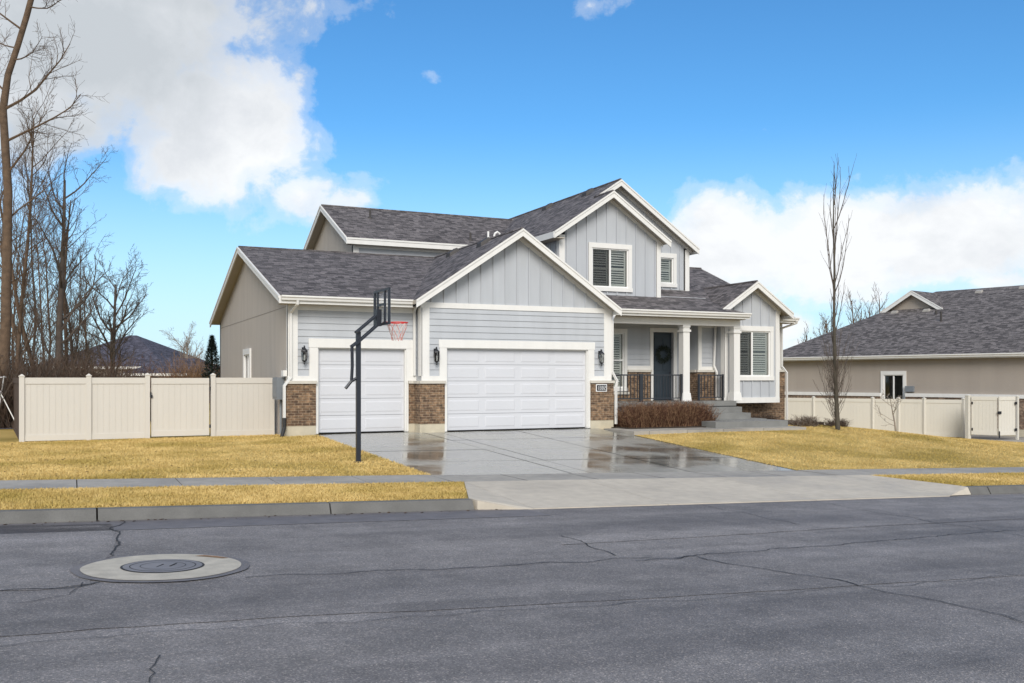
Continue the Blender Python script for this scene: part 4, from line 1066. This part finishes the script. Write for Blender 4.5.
# gablet on the front slope
def slope_z(dep): return 1.2+sN*(.43-dep)
ga = -6.6; uc = 0
def seen_u(px, dep):
    r = (px-512)/F_; rx = V((cos(YAW), -sin(YAW), 0)); fx = V((sin(YAW), cos(YAW), 0)); k = rx-fx*r
    return -((B0+nn*dep).dot(k))/dn.dot(k)
uL, uCc, uR = seen_u(884.5, ga), seen_u(914, ga), seen_u(944, ga)
zb_ = slope_z(ga)-.04; zr = zb_+1.12
q = MB(); slab(q, [MN(uL, ga+.3, zb_), MN(uCc, ga+.3, zr), MN(uCc, -RI, zr), MN(uL, -RI, zb_)], .08); slab(q, [MN(uR, ga+.3, zb_), MN(uCc, ga+.3, zr), MN(uCc, -RI, zr), MN(uR, -RI, zb_)], .08)
gb = q.build('dormer', ['shingle_next', 'soffit'], nb)
q = MB(); q.add([MN(uL+.1, ga, zb_-.4), MN(uR-.1, ga, zb_-.4), MN(uR-.2, ga, zb_), MN(uCc, ga, zr-.1), MN(uL+.2, ga, zb_)], [(0, 1, 2, 3, 4)]); q.build('gable_face', 'stucco_next', gb)
q = MB(); rake(q, lambda u, d, z: MN(u, ga+.3+d, z), [(uL-.1, zb_-.05), (uCc, zr), (uR+.1, zb_-.05)], h=.26); q.each('barge_board', 'trim', gb)
upn = (-nn+V((0, 0, sN))).normalized()
for (px, py) in ((894.5, 313), (926.5, 311), (979, 292), (1023, 288)):
    best = None
    for i in range(90):
        dep = -.2-i*.1; u = seen_u(px, dep); p = V(MN(u, dep, slope_z(dep)))
        d = p.x*sin(YAW)+p.y*cos(YAW); yy = 378-F_*p.z/d
        if best is None or abs(yy-py) < best[0]: best = (abs(yy-py), p)
    p = best[1]; a, b_ = dn*.2, upn*.13; up = V((0, 0, .11))
    q = MB(); q.hexa([p-a-b_, p+a-b_, p+a+b_, p-a+b_, p-a*.8-b_*.9+up, p+a*.8-b_*.9+up, p+a*.8+b_*.6+up, p-a*.8+b_*.6+up]); q.build('roof_vent', 'vent_pale', nb)
for (px, py, h) in ((941, 321, .55), (936, 314, .2)):
    best = None
    for i in range(90):
        dep = -.2-i*.1; u = seen_u(px, dep); p = V(MN(u, dep, slope_z(dep)))
        d = p.x*sin(YAW)+p.y*cos(YAW); yy = 378-F_*p.z/d
        if best is None or abs(yy-py) < best[0]: best = (abs(yy-py), p)
    p = best[1]; q = MB(); q.tube([p-V((0, 0, .1)), p+V((0, 0, h))], .06, 8); q.build('vent_pipe', 'vent_metal', nb)
um_ = MNx(911)
q = MB(); q.fb(MN, um_-.25, um_+.2, -.72, -.42, .0, .15); q.tube([MN(um_-.4, .1, -.5), MN(um_-.3, .15, -.9), MN(um_-.35, .1, -1.3)], .03, 6); q.build('meter_cabinet', 'grey_box', nb)

# ------------------------------------------------------------------ distant house left
def far_house(px0, px1, d, ze, zr, depth, label, pxr0, pxr1, mats=('shingle_far', 'stucco_next')):
    A, B = P3d(px0, d), P3d(px1, d); A, B = V((A[0], A[1], 0)), V((B[0], B[1], 0)); dd = (B-A).normalized(); fw = V((-dd.y, dd.x, 0)); L_ = (B-A).length
    def MF(u, dep, z): p = A+dd*u-fw*dep; return (p.x, p.y, z)
    o = thing('house', ((A.x+B.x)/2, (A.y+B.y)/2, -2.6), label, 'house')
    q = MB()
    q.fb(MF, .4, L_-.4, -2.9, ze-.05, -depth, -.3); q.build('wall', mats[1], o)
    s_ = L_/(px1-px0); r0, r1 = (pxr0-px0)*s_, (pxr1-px0)*s_
    q = MB(); slab(q, [MF(0, 0, ze), MF(L_, 0, ze), MF(r1, -depth/2, zr), MF(r0, -depth/2, zr)], .15); slab(q, [MF(0, 0, ze), MF(r0, -depth/2, zr), MF(0, -depth, ze)], .15)
    slab(q, [MF(L_, 0, ze), MF(r1, -depth/2, zr), MF(L_, -depth, ze)], .15); slab(q, [MF(0, -depth, ze), MF(r0, -depth/2, zr), MF(r1, -depth/2, zr), MF(L_, -depth, ze)], .15)
    q.build('roof', [mats[0], 'soffit'], o)
    q = MB(); q.fb(MF, 0, L_, ze-.2, ze-.02, 0, .06); q.build('gutter', 'trim', o)
    for f_ in (.25, .6, .85):
        q = MB(); q.fb(MF, L_*f_-.6, L_*f_+.6, -1.1, .1, -.3, -.24); q.build('window', 'room_dark', o)
far_house(30, 165, 74, .9, 3.7, 16, 'distant house with tall dark hip roof behind bare trees', 88, 96)
far_house(120, 187, 70, .35, 1.55, 9, 'distant low wing with dark roof right of the tall hip roof', 148, 176)

# ------------------------------------------------------------------ trees
def grow(mbs, p, d, L, r, depth, prm, maxd):
    n = 5 if depth < 2 else 3
    pts = [V(p)]; rad = [r]; dirs = [V(d)]
    dd = V(d)
    taper = prm.get('tip', .25)
    for i in range(n):
        w = prm['wig'][min(depth, len(prm['wig'])-1)]
        dd = (dd+V((random.gauss(0, w), random.gauss(0, w), random.gauss(0, w*.6)+prm['up'][min(depth, len(prm['up'])-1)]))).normalized()
        pts.append(pts[-1]+dd*L/n); rad.append(max(r*(1-(1-taper)*(i+1)/n), prm['rmin']*.7)); dirs.append(V(dd))
    sides = 8 if r > .08 else 5 if r > .025 else 3
    mbs[0 if depth == 0 else 1].tube(pts, rad, sides, cap=False)
    if depth >= maxd: return
    k = prm['kids'][min(depth, len(prm['kids'])-1)]
    for c in range(k):
        t = prm['start'][min(depth, 1)]+(1-prm['start'][min(depth, 1)])*(c+random.random())/k
        t = min(t, .999)
        i = min(int(t*n), n-1); f = t*n-i
        q_ = pts[i].lerp(pts[i+1], f); rr = lerp(rad[i], rad[i+1], f)
        ang = prm['ang'][min(depth, len(prm['ang'])-1)]*random.uniform(.7, 1.3)
        base = dirs[i+1]; ax = base.cross(V((random.gauss(0, 1), random.gauss(0, 1), random.gauss(0, 1)))).normalized()
        nd = (base*cos(ang)+ax*sin(ang)).normalized()
        LL = L*prm['len'][min(depth, len(prm['len'])-1)]*random.uniform(.6, 1.15)*(1-.45*t if depth == 0 else 1-.3*t)
        nr = max(min(rr*.7, r*prm['rad']), prm['rmin'])
        grow(mbs, q_, nd, LL, nr, depth+1, prm, maxd)
BROAD = dict(wig=[.08, .18, .22, .25], up=[.05, .12, .08, .05], kids=[13, 7, 5, 3], start=[.22, .2], ang=[.85, .75, .7], len=[.42, .5, .5, .55], rad=.30, rmin=.006)
COLUM = dict(wig=[.07, .16, .2, .22], up=[.06, .22, .15, .1], kids=[30, 7, 4, 2], start=[.12, .15], ang=[.75, .6, .5], len=[.30, .45, .5, .5], rad=.26, rmin=.0055)
ROUND = dict(wig=[.08, .15, .2, .22], up=[.03, .1, .06, .05], kids=[15, 9, 6, 4], start=[.15, .15], ang=[.8, .6, .6], len=[.62, .5, .5, .5], rad=.45, rmin=.007)
def tree(px, d, zb, ht, r, prm, maxd, label, mat='bark', group=None, lean=(0, 0), seed=1, name='tree', twigs=None):
    random.seed(seed)
    x_, y_ = P3d(px, d); zb = H(x_, y_) if zb is None else zb
    t_ = thing(name, (x_, y_, zb), label, 'tree', group)
    m1, m2 = MB(), MB()
    grow((m1, m2), (x_, y_, zb-.1), V((lean[0], lean[1], 1)).normalized(), ht, r, 0, prm, maxd)
    m1.build('trunk', mat, t_, smooth=True); m2.build('crown', twigs or mat, t_)
    return t_
# the tall old trunk at the picture's left edge: drawn through its own bends
random.seed(11)
def bend(px, py, d): r = (px-512)/F_*d; return V((d*sin(YAW)+r*cos(YAW), d*cos(YAW)-r*sin(YAW), (378-py)/F_*d))
D0 = 33.0
tp = [bend(2, 445, D0), bend(3, 380, D0), bend(6, 320, D0), bend(7, 250, D0), bend(8, 190, D0), bend(3, 110, D0), bend(8, 75, D0), bend(18, 45, D0), bend(27, 15, D0), bend(34, -12, D0), bend(42, -60, D0), bend(46, -120, D0)]
t_ = thing('tree', (tp[0].x, tp[0].y, tp[0].z), 'tall old bare tree with a bent trunk beside the left end of the fence', 'tree')
m1, m2 = MB(), MB()
m1.tube(tp, [.24, .2, .175, .16, .145, .13, .11, .10, .10, .095, .07, .04], 10)
rgt = V((cos(YAW), -sin(YAW), 0))
LB = dict(BROAD, kids=[0, 13, 8, 4], wig=[0, .14, .2, .25], up=[0, .06, .06, .04], len=[0, .45, .5, .5])
lb_ = [bend(56, 268, 36), bend(72, 277, 35.6), bend(90, 272, 35.3), bend(104, 270, 35.1), bend(118, 262, 35), bend(127, 258, 35)]
for (i, f, a, up, L_, r) in ((5, .0, 1, .45, 3.4, .055), (4, .6, 1, .55, 3.2, .05), (4, .2, 1, .9, 2.8, .045), (6, .5, 1, -.05, 1.9, .03), (8, .3, 1, -.15, 1.9, .03), (8, .8, 1, .1, 1.6, .03), (5, .5, -1, .9, 2.4, .04),
                             (7, .5, -1, .5, 2.2, .04), (3, .5, 1, 1.2, 2.6, .035), (3, .1, 1, .7, 2.2, .02), (2, .5, 1, .8, 2.4, .02), (9, .5, -1, .6, 2.5, .04), (9, .7, 1, .8, 2.5, .04), (10, .4, -1, .3, 2.5, .04), (6, .9, -1, .2, 2.0, .03)):
    p = tp[i].lerp(tp[i+1], f); dd = (rgt*a+V((random.gauss(0, .25), random.gauss(0, .25), up))).normalized()
    grow((m1, m2), p, dd, L_, r, 1, LB, 3)
m1.build('trunk', 'bark', t_, smooth=True); m2.build('crown', 'bark', t_)
G1 = 'bare trees behind the cream fence'
tree(54, 36, None, 9.6, .17, BROAD, 4, 'dark spreading bare tree forking low behind the second fence panel', 'bark_grey', G1, (.02, 0), 21)
tree(38, 37, None, 10.8, .095, COLUM, 4, 'tall narrow bare tree just right of the old bent trunk', 'bark', G1, (.01, 0), 5)
tree(20, 35, None, 11.8, .09, COLUM, 4, 'tall narrow bare tree directly behind the bent trunk', 'bark', G1, (.02, .01), 9)
tree(62, 39, None, 9.2, .095, COLUM, 4, 'narrow bare tree standing right of the dark spreading tree', 'bark', G1, (.02, 0), 14)
tree(78, 41, None, 6.6, .09, COLUM, 3, 'shorter narrow bare tree in front of the distant hip roof', 'bark_grey', G1, (.03, 0), 33)
tree(5, 42, None, 11, .10, COLUM, 3, 'narrow bare tree farthest back at the picture edge', 'bark', G1, (.0, .01), 44)
tree(110, 46, None, 6.4, .15, ROUND, 4, 'round crowned bare tree before the distant roofs', 'bark_grey', G1, (.07, -.02), 52)
tree(28, 48, None, 9.0, .13, BROAD, 4, 'grey brown bare tree in the thick of the left grove', 'bark', G1, (0, 0), 61)
tree(190, 82, -2.9, 6.1, .17, ROUND, 4, 'small distant pale bare tree between the far roofs and the conifer', 'bark_pale', 'distant bare trees', (.02, 0), 73)
for i, (px, d, h, lb) in enumerate(((12, 44, 9.5, 'slim bare tree half hidden by the bent trunk'), (30, 41, 11.5, 'slim tall bare tree between two thicker ones left of the fence post'), (47, 45, 9.2, 'slim bare tree behind the dark spreading tree'),
                                    (70, 47, 8.0, 'slim bare tree rising over the second fence panel'), (88, 44, 6.4, 'slim short bare tree over the hip roof of the distant house'), (-8, 38, 12, 'slim bare tree cut by the left picture edge'), (42, 50, 10.5, 'slim bare tree farthest back in the grove'), (98, 52, 5.8, 'slim low bare tree beside the round crowned one'))):
    tree(px, d, None, h, .07, COLUM, 3, lb, ('bark', 'bark_grey')[i % 2], G1, (random.uniform(-.02, .03), 0), 200+i)
def thick(px, d, w, h, n, seed, label, mats=('twig_brown', 'bark_grey')):
    random.seed(seed); x_, y_ = P3d(px, d)
    shrub('shrub', x_-w/2, x_+w/2, y_-w/3, y_+w/3, H(x_, y_), h, n, mats, label, 'shrub', .45, 'bare brush behind the cream fence', r=.009)
thick(30, 33, 3.2, 2.9, 1100, 81, 'brown bare brush behind the left fence panel'); thick(62, 34, 3.4, 2.8, 1100, 82, 'brown bare brush behind the second fence post')
thick(95, 35.5, 3.4, 2.9, 900, 83, 'brown bare brush below the distant hip roof'); thick(124, 38, 3.2, 2.8, 600, 84, 'thin reddish bare brush behind the gate post', ('twig_red', 'twig_brown'))
thick(8, 37, 3.6, 3.6, 1300, 85, 'dense brown brush at the far left behind the trunk'); thick(194, 62, 2.8, 3.7, 900, 86, 'tan rounded brush left of the conifer', ('twig_tan', 'twig_brown'))
# evergreens
def conifer(px, d, ht, w, seed, label, mat='needles'):
    random.seed(seed); x_, y_ = P3d(px, d); zb = H(x_, y_)
    t_ = thing('conifer', (x_, y_, zb), label, 'tree')
    q = MB(); q.tube([(x_, y_, zb), (x_, y_, zb+ht)], [.1, .02], 8); q.build('trunk', 'bark', t_)
    q = MB()
    for i in range(5000):
        f = random.random()**.8; z = zb+.2+f*(ht-.2); R_ = w*(1-f)**.8*(.75+.35*noise.noise(V((z*2, seed, i % 7)))); a = random.uniform(0, 2*pi); rr = R_*sqrt(random.uniform(.3, 1))
        c = V((x_+rr*cos(a), y_+rr*sin(a), z-.15*rr)); dd = V((cos(a)+random.gauss(0, .5), sin(a)+random.gauss(0, .5), random.gauss(.1, .4))).normalized()*.18
        e = dd.cross(V((0, 0, 1))).normalized()*.035; q.add([c-e, c+e, c+dd], [(0, 1, 2)])
    q.build('crown', mat, t_)
conifer(212, 50, 3.9, 1.1, 91, 'dark blue green conifer beside the back of the stucco wall')
conifer(10, 34.5, 1.75, .7, 92, 'small dark green evergreen beyond the left end of the fence', 'needles_green')
# gravel bed and a leaning white frame beyond the fence end
mb = MB(); xs, ys = P3d(-10, 31.5); grid(mb, fr(xs-3, xs+1.6, .8), fr(ys, ys+5, .8), H, .02); mb.build('gravel', 'gravel', kind='structure')
random.seed(3)
w0 = bend(14, 424, 31.5); fr_ = thing('swing_frame', (w0.x, w0.y, H(w0.x, w0.y)), 'white metal play frame poles beyond the left end of the fence', 'play frame')
for (a, b_, d_) in (((17, 425), (-6, 380), 31.5), ((-4, 430), (4, 376), 31.9)):
    q = MB(); q.tube([bend(a[0], a[1], d_), bend(b_[0], b_[1], d_)], .018, 8); q.build('leg', 'pipe_white', fr_)
q = MB(); q.tube([bend(-8, 378, 31.5), bend(6, 377, 31.9)], .018, 8); q.build('crossbar', 'pipe_white', fr_)

# slender young tree on the right lawn
random.seed(5)
x_, y_ = P3d(838, 32); zb = H(x_, y_)
t_ = thing('tree', (x_, y_, zb), 'tall slender young bare tree standing alone on the right lawn', 'tree')
m1, m2 = MB(), MB(); sc_ = 32/F_
def bt(px, py): return V(bend(px, py, 32))
tk = [V((x_, y_, zb-.1)), bt(837, 410), bt(835, 370), bt(834, 320), bt(834.5, 270), bt(833.5, 230), bt(833.5, 200), bt(834, 165)]
m1.tube(tk, [.085, .07, .06, .048, .036, .026, .016, .007], 8, cap=False)
SP = dict(wig=[0, .07, .12], up=[0, .22, .15], kids=[0, 7, 3], start=[.1, .15], ang=[.4, .35, .4], len=[.3, .3, .45], rad=.4, rmin=.0055)
for (py, sd, L_, a) in ((300, -1, 2.7, .5), (294, 1, 2.4, .4), (290, -1, 3.3, .42), (262, 1, 2.3, .35), (285, 1, 2.3, .55), (254, -1, 2.1, .3), (252, 1, 3.0, .25), (205, -1, 1.6, .22), (204, 1, 1.5, .25), (330, -1, 1.8, .5), (335, 1, 1.8, .5), (350, -1, 1.9, .5), (320, 1, 1.5, .6), (228, 1, 2.3, .28)):
    p = bt(834.3, py); dd = (rgt*sd*a*.55+V((random.gauss(0, .12), random.gauss(0, .12), 1))).normalized(); grow((m1, m2), p, dd, L_, .022, 1, SP, 2)
for i in range(80):
    py = random.uniform(372, 424); p = bt(836.5+random.uniform(-1, 1), py); dd = (rgt*random.gauss(0, .32)+V((random.gauss(0, .3), random.gauss(0, .3), 1))).normalized(); grow((m1, m2), p, dd, random.uniform(.7, 1.9), .009, 1, dict(SP, kids=[0, 3, 0]), 2)
m1.build('trunk', 'bark_dark', t_, smooth=True); m2.build('crown', 'bark_grey', t_)
random.seed(8)
tree(896, 41.5, None, 1.75, .05, dict(BROAD, kids=[7, 3, 2], start=[.3, .2], len=[.7, .55, .5], rmin=.01, up=[.02, .12, .1], wig=[.05, .2, .2]), 3, 'small pale bare sapling in front of the neighbouring fence', 'bark_pale', None, (0, 0), 12)
for i, (px, d, h, lb) in enumerate(((800, 88, 7.0, 'distant bare treetop nearest the grey house above the fence'), (812, 92, 8.3, 'distant bare treetop left of the slender tree above the roof'), (858, 95, 10.9, 'distant bare tree rising behind the roof right of the slender tree'), (880, 98, 11.2, 'distant bare tree behind the roof next to the dormer'), (846, 100, 10.4, 'distant bare tree directly behind the slender tree'), (868, 99, 10.6, 'distant bare tree between two others left of the dormer'), (826, 95, 8.9, 'distant low bare tree just left of the slender tree trunk'))):
    tree(px, d, -3, h, .16, dict(COLUM, rmin=.011, kids=[22, 6, 4, 2]), 3, lb, 'bark', 'distant bare trees', (0, 0), 120+i)

# ------------------------------------------------------------------ basketball hoop
YH = 19.7
hx = lambda px: YH*tan(atan((px-512)/F_)+YAW)
def hz(px, py): X_ = hx(px); return (378-py)/F_*(X_*sin(YAW)+YH*cos(YAW))
px0 = hx(358.3); hb = H(px0, YH)
hp = thing('basketball_hoop', (px0, YH, hb), 'dark steel basketball hoop with red rim at the driveway edge', 'basketball hoop')
q = MB(); q.box(px0-.046, px0+.046, YH-.046, YH+.046, hb-.05, hz(358, 331.5)); q.box(px0-.09, px0+.09, YH-.09, YH+.09, hb-.02, hb+.015); q.build('pole', 'hoop_metal', hp)
bx = 6.06; bz0, bz1 = hz(382, 325.5), hz(382, 289.5)
def hq(px, py, dy=0): return V((hx(px), YH+dy, hz(px, py)))
q = MB()
for dy in (-.085, .085):
    q.tube([hq(356, 332.5, dy), V((bx-.05, YH+dy, bz0+.26))], .032, 4); q.tube([hq(351.5, 346.5, dy), hq(359, 341, dy), hq(376, 326, dy), V((bx-.05, YH+dy, bz0+.03))], .032, 4)
q.box(bx-.12, bx-.02, YH-.12, YH+.12, bz0-.02, bz0+.34)
q.build('arm', 'hoop_metal', hp)
q = MB(); q.tube([hq(352, 346), hq(352.3, 366), hq(351.5, 381)], .035, 6); q.tube([hq(357, 378), hq(351.5, 381), hq(345.5, 388.5)], .035, 6); q.build('height_handle', 'hoop_metal', hp)
q = MB(); hw = .55
q.box(bx, bx+.045, YH-hw, YH-hw+.06, bz0, bz1); q.box(bx, bx+.045, YH+hw-.06, YH+hw, bz0, bz1); q.box(bx, bx+.045, YH-hw+.06, YH+hw-.06, bz0, bz0+.05); q.box(bx, bx+.045, YH-hw+.06, YH+hw-.06, bz1-.05, bz1)
for yy in (-.26, .26): q.box(bx-.01, bx+.03, YH+yy-.025, YH+yy+.025, bz0+.05, bz1-.05)
q.box(bx-.01, bx+.03, YH-.235, YH+.235, bz0+.42, bz0+.47)
bb = q.build('backboard', 'hoop_metal', hp)
q = MB(); q.box(bx+.046, bx+.056, YH-hw+.01, YH+hw-.01, bz0+.01, bz1-.01); q.build('pane', 'acrylic', bb)
q = MB(); rc = V((bx+.14+.23, YH, bz0+.07)); q.tube([rc+V((.23*cos(2*pi*i/28), .23*sin(2*pi*i/28), 0)) for i in range(29)], .012, 6)
q.box(bx+.056, bx+.15, YH-.07, YH+.07, rc.z-.05, rc.z+.015); q.beam((bx+.08, YH-.1, rc.z-.01), (bx+.25, YH-.19, rc.z-.01), (0, .03, 0), (0, 0, .015)); q.beam((bx+.08, YH+.07, rc.z-.01), (bx+.25, YH+.16, rc.z-.01), (0, .03, 0), (0, 0, .015))
rm = q.build('rim', 'red_paint', hp)
q = MB(); q2 = MB()
def npt(i, j): a = 2*pi*i/12; rr = [.225, .20, .165, .13, .115][j]; return rc+V((rr*cos(a), rr*sin(a), -.095*j-.01))
for i in range(12):
    for sgn in (1, -1):
        (q2 if i % 4 == 0 else q).tube([npt(i+sgn*.5*j, j) for j in range(5)], .0052, 4, cap=False)
q.build('net', 'net_cord', rm); q2.build('net', 'net_red', rm)

# ------------------------------------------------------------------ world, sun, camera
W = bpy.data.worlds.new('World'); S.world = W; W.use_nodes = True
nt = W.node_tree; L = nt.links; bg = nt.nodes['Background']
SUN_EL, SUN_AZ = radians(34), radians(203)   # azimuth clockwise from +Y
sky = N(nt, 'ShaderNodeTexSky', sky_type='NISHITA'); sky.sun_disc = False; sky.sun_elevation = SUN_EL; sky.sun_rotation = SUN_AZ
sky.air_density = 1.0; sky.dust_density = .4; sky.ozone_density = 2.0
hs = N(nt, 'ShaderNodeHueSaturation'); hs.inputs['Saturation'].default_value = 1.12; hs.inputs['Value'].default_value = 1.0; L.new(sky.outputs[0], hs.inputs['Color'])
co = N(nt, 'ShaderNodeTexCoord').outputs['Generated']
def sdir(px, py):
    v = V((sin(YAW), cos(YAW), 0))+V((cos(YAW), -sin(YAW), 0))*((px-512)/F_)+V((0, 0, (378-py)/F_)); return v.normalized()
def fbm(scale, det, rough, vec, off=(0, 0, 0), stretch=(1, 1, 1)):
    mp = N(nt, 'ShaderNodeMapping'); mp.inputs['Location'].default_value = off; mp.inputs['Scale'].default_value = stretch; L.new(vec, mp.inputs[0])
    n = N(nt, 'ShaderNodeTexNoise'); n.inputs['Scale'].default_value = scale; n.inputs['Detail'].default_value = det; n.inputs['Roughness'].default_value = rough; n.inputs['Distortion'].default_value = .25; L.new(mp.outputs[0], n.inputs[0]); return n.outputs[0]
def M2(op, a, b_, clamp=False):
    n = N(nt, 'ShaderNodeMath', operation=op); n.use_clamp = clamp
    for i, v in enumerate((a, b_)):
        if isinstance(v, (int, float)): n.inputs[i].default_value = v
        else: L.new(v, n.inputs[i])
    return n.outputs[0]
def blob(px, py, rx, ry, amp=1):
    """soft ellipsoidal cloud mass around one sky direction"""
    c = sdir(px, py); k = rx/ry
    sc = N(nt, 'ShaderNodeVectorMath', operation='MULTIPLY'); L.new(co, sc.inputs[0]); sc.inputs[1].default_value = (1, 1, k)
    ds = N(nt, 'ShaderNodeVectorMath', operation='DISTANCE'); L.new(sc.outputs[0], ds.inputs[0]); ds.inputs[1].default_value = (c.x, c.y, c.z*k)
    r = rx/F_
    return M2('SUBTRACT', amp, M2('DIVIDE', ds.outputs['Value'], r))
def blobdir(v, r, amp=1):
    ds = N(nt, 'ShaderNodeVectorMath', operation='DISTANCE'); L.new(co, ds.inputs[0]); ds.inputs[1].default_value = V(v).normalized()
    return M2('SUBTRACT', amp, M2('DIVIDE', ds.outputs['Value'], r))
def union(lst):
    o = lst[0]
    for b_ in lst[1:]: o = M2('MAXIMUM', o, b_)
    return o
nz = fbm(5.5, 10, .6, co, (1.3, 2.1, .4), (1, 1, 1.35)); nz2 = fbm(16, 8, .62, co, (4, 1, 2))
dens = union([blob(95, 10, 195, 150, 1.0), blob(215, 115, 115, 95, 1.0), blob(40, 110, 130, 75, .8), blob(185, 150, 90, 55, .85), blob(275, 110, 70, 70, .65),
              blob(735, 245, 90, 60, .95), blob(840, 245, 140, 65, .95), blob(960, 240, 160, 65, .95), blob(1100, 240, 160, 90, .9), blob(700, 270, 70, 50, .8), blob(1000, 280, 120, 28, .6), blob(730, 330, 130, 28, .75), blob(900, 345, 260, 26, .6),
              blob(315, 5, 220, 130, .24), blob(300, 195, 160, 90, .34), blob(590, 5, 160, 80, .2), blob(432, 73, 90, 50, .06), blob(760, 130, 400, 60, .02),
              blob(-300, 150, 300, 160, .8), blob(1600, 200, 300, 120, .8), blobdir((-.42, -.9, .45), .95), blobdir((.8, -.6, .5), .6), blobdir((-.9, -.1, .5), .5), blobdir((0, 0, 1), .3)])  # blobdir clouds are added out of view to whiten the ambient light
dn_ = M2('ADD', dens, M2('ADD', M2('MULTIPLY', M2('SUBTRACT', nz, .5), 1.15), M2('MULTIPLY', M2('SUBTRACT', nz2, .5), 1.0)))
mask = ramp(nt, [(.0, (0, 0, 0, 1)), (.13, (.25, .25, .25, 1)), (.32, (.85, .85, .85, 1)), (.5, (1, 1, 1, 1))]); mask.color_ramp.interpolation = 'EASE'; L.new(dn_, mask.inputs[0])
# grey bellies
gr = union([blob(90, 40, 210, 130, 1.0), blob(190, 80, 110, 60, .7), blob(30, 130, 120, 60, .9), blob(60, -40, 300, 100, 1)])
g2_ = M2('ADD', gr, M2('MULTIPLY', M2('SUBTRACT', nz2, .5), .9))
gr2 = M2('ADD', M2('MULTIPLY', M2('SUBTRACT', fbm(7, 8, .6, co, (9, 3, 5), (1, 1, 1.8)), .52), 2.2), 0, True)
tone = M2('MAXIMUM', M2('MULTIPLY', g2_, 1.3, True), M2('MULTIPLY', gr2, .8))
cc = ramp(nt, [(.0, (8.9, 9.1, 9.3, 1)), (.45, (7.0, 7.3, 7.7, 1)), (1, (5.4, 5.8, 6.2, 1))]); L.new(tone, cc.inputs[0])
sb = N(nt, 'ShaderNodeMix', data_type='RGBA', blend_type='MULTIPLY'); sb.inputs[0].default_value = 1; L.new(hs.outputs[0], sb.inputs[6]); sb.inputs[7].default_value = (.68, 1.18, 1.45, 1)
sx = N(nt, 'ShaderNodeSeparateXYZ'); L.new(co, sx.inputs[0])
hz_ = N(nt, 'ShaderNodeMapRange', interpolation_type='SMOOTHSTEP'); hz_.inputs[1].default_value = -.02; hz_.inputs[2].default_value = .27; hz_.inputs[3].default_value = .85; hz_.inputs[4].default_value = 0; L.new(sx.outputs[2], hz_.inputs[0])
sb2 = N(nt, 'ShaderNodeMix', data_type='RGBA'); L.new(hz_.outputs[0], sb2.inputs[0]); L.new(sb.outputs[2], sb2.inputs[6]); sb2.inputs[7].default_value = (6.5, 8.2, 9.7, 1)
mx = N(nt, 'ShaderNodeMix', data_type='RGBA'); L.new(mask.outputs[0], mx.inputs[0]); L.new(sb2.outputs[2], mx.inputs[6]); L.new(cc.outputs[0], mx.inputs[7])
L.new(mx.outputs[2], bg.inputs[0]); bg.inputs[1].default_value = .1
sun = bpy.data.lights.new('sun', 'SUN'); sun.energy = 2.5; sun.angle = radians(28); sun.color = (1, .955, .9)
so = bpy.data.objects.new('sun', sun); COL.objects.link(so)
sd = V((sin(SUN_AZ)*cos(SUN_EL), cos(SUN_AZ)*cos(SUN_EL), sin(SUN_EL)))
so.rotation_euler = sd.to_track_quat('Z', 'Y').to_euler(); so.location = (0, 0, 30)

cam = bpy.data.cameras.new('camera'); co_ = bpy.data.objects.new('camera', cam); COL.objects.link(co_)
co_.location = (0, 0, ZO); co_.rotation_euler = (pi/2, 0, -YAW)
cam.sensor_width = 36; cam.lens = 36*F_/1024; cam.shift_y = (378-341.5)/1024; cam.clip_end = 4000; cam.clip_start = .1
S.camera = co_
vs_ = S.view_settings; vs_.view_transform = 'Standard'; vs_.look = 'None'; vs_.gamma = 1; vs_.use_curve_mapping = False; vs_.exposure = .14
S.cycles.use_denoising = True; S.cycles.max_bounces = 6; S.cycles.transparent_max_bounces = 12
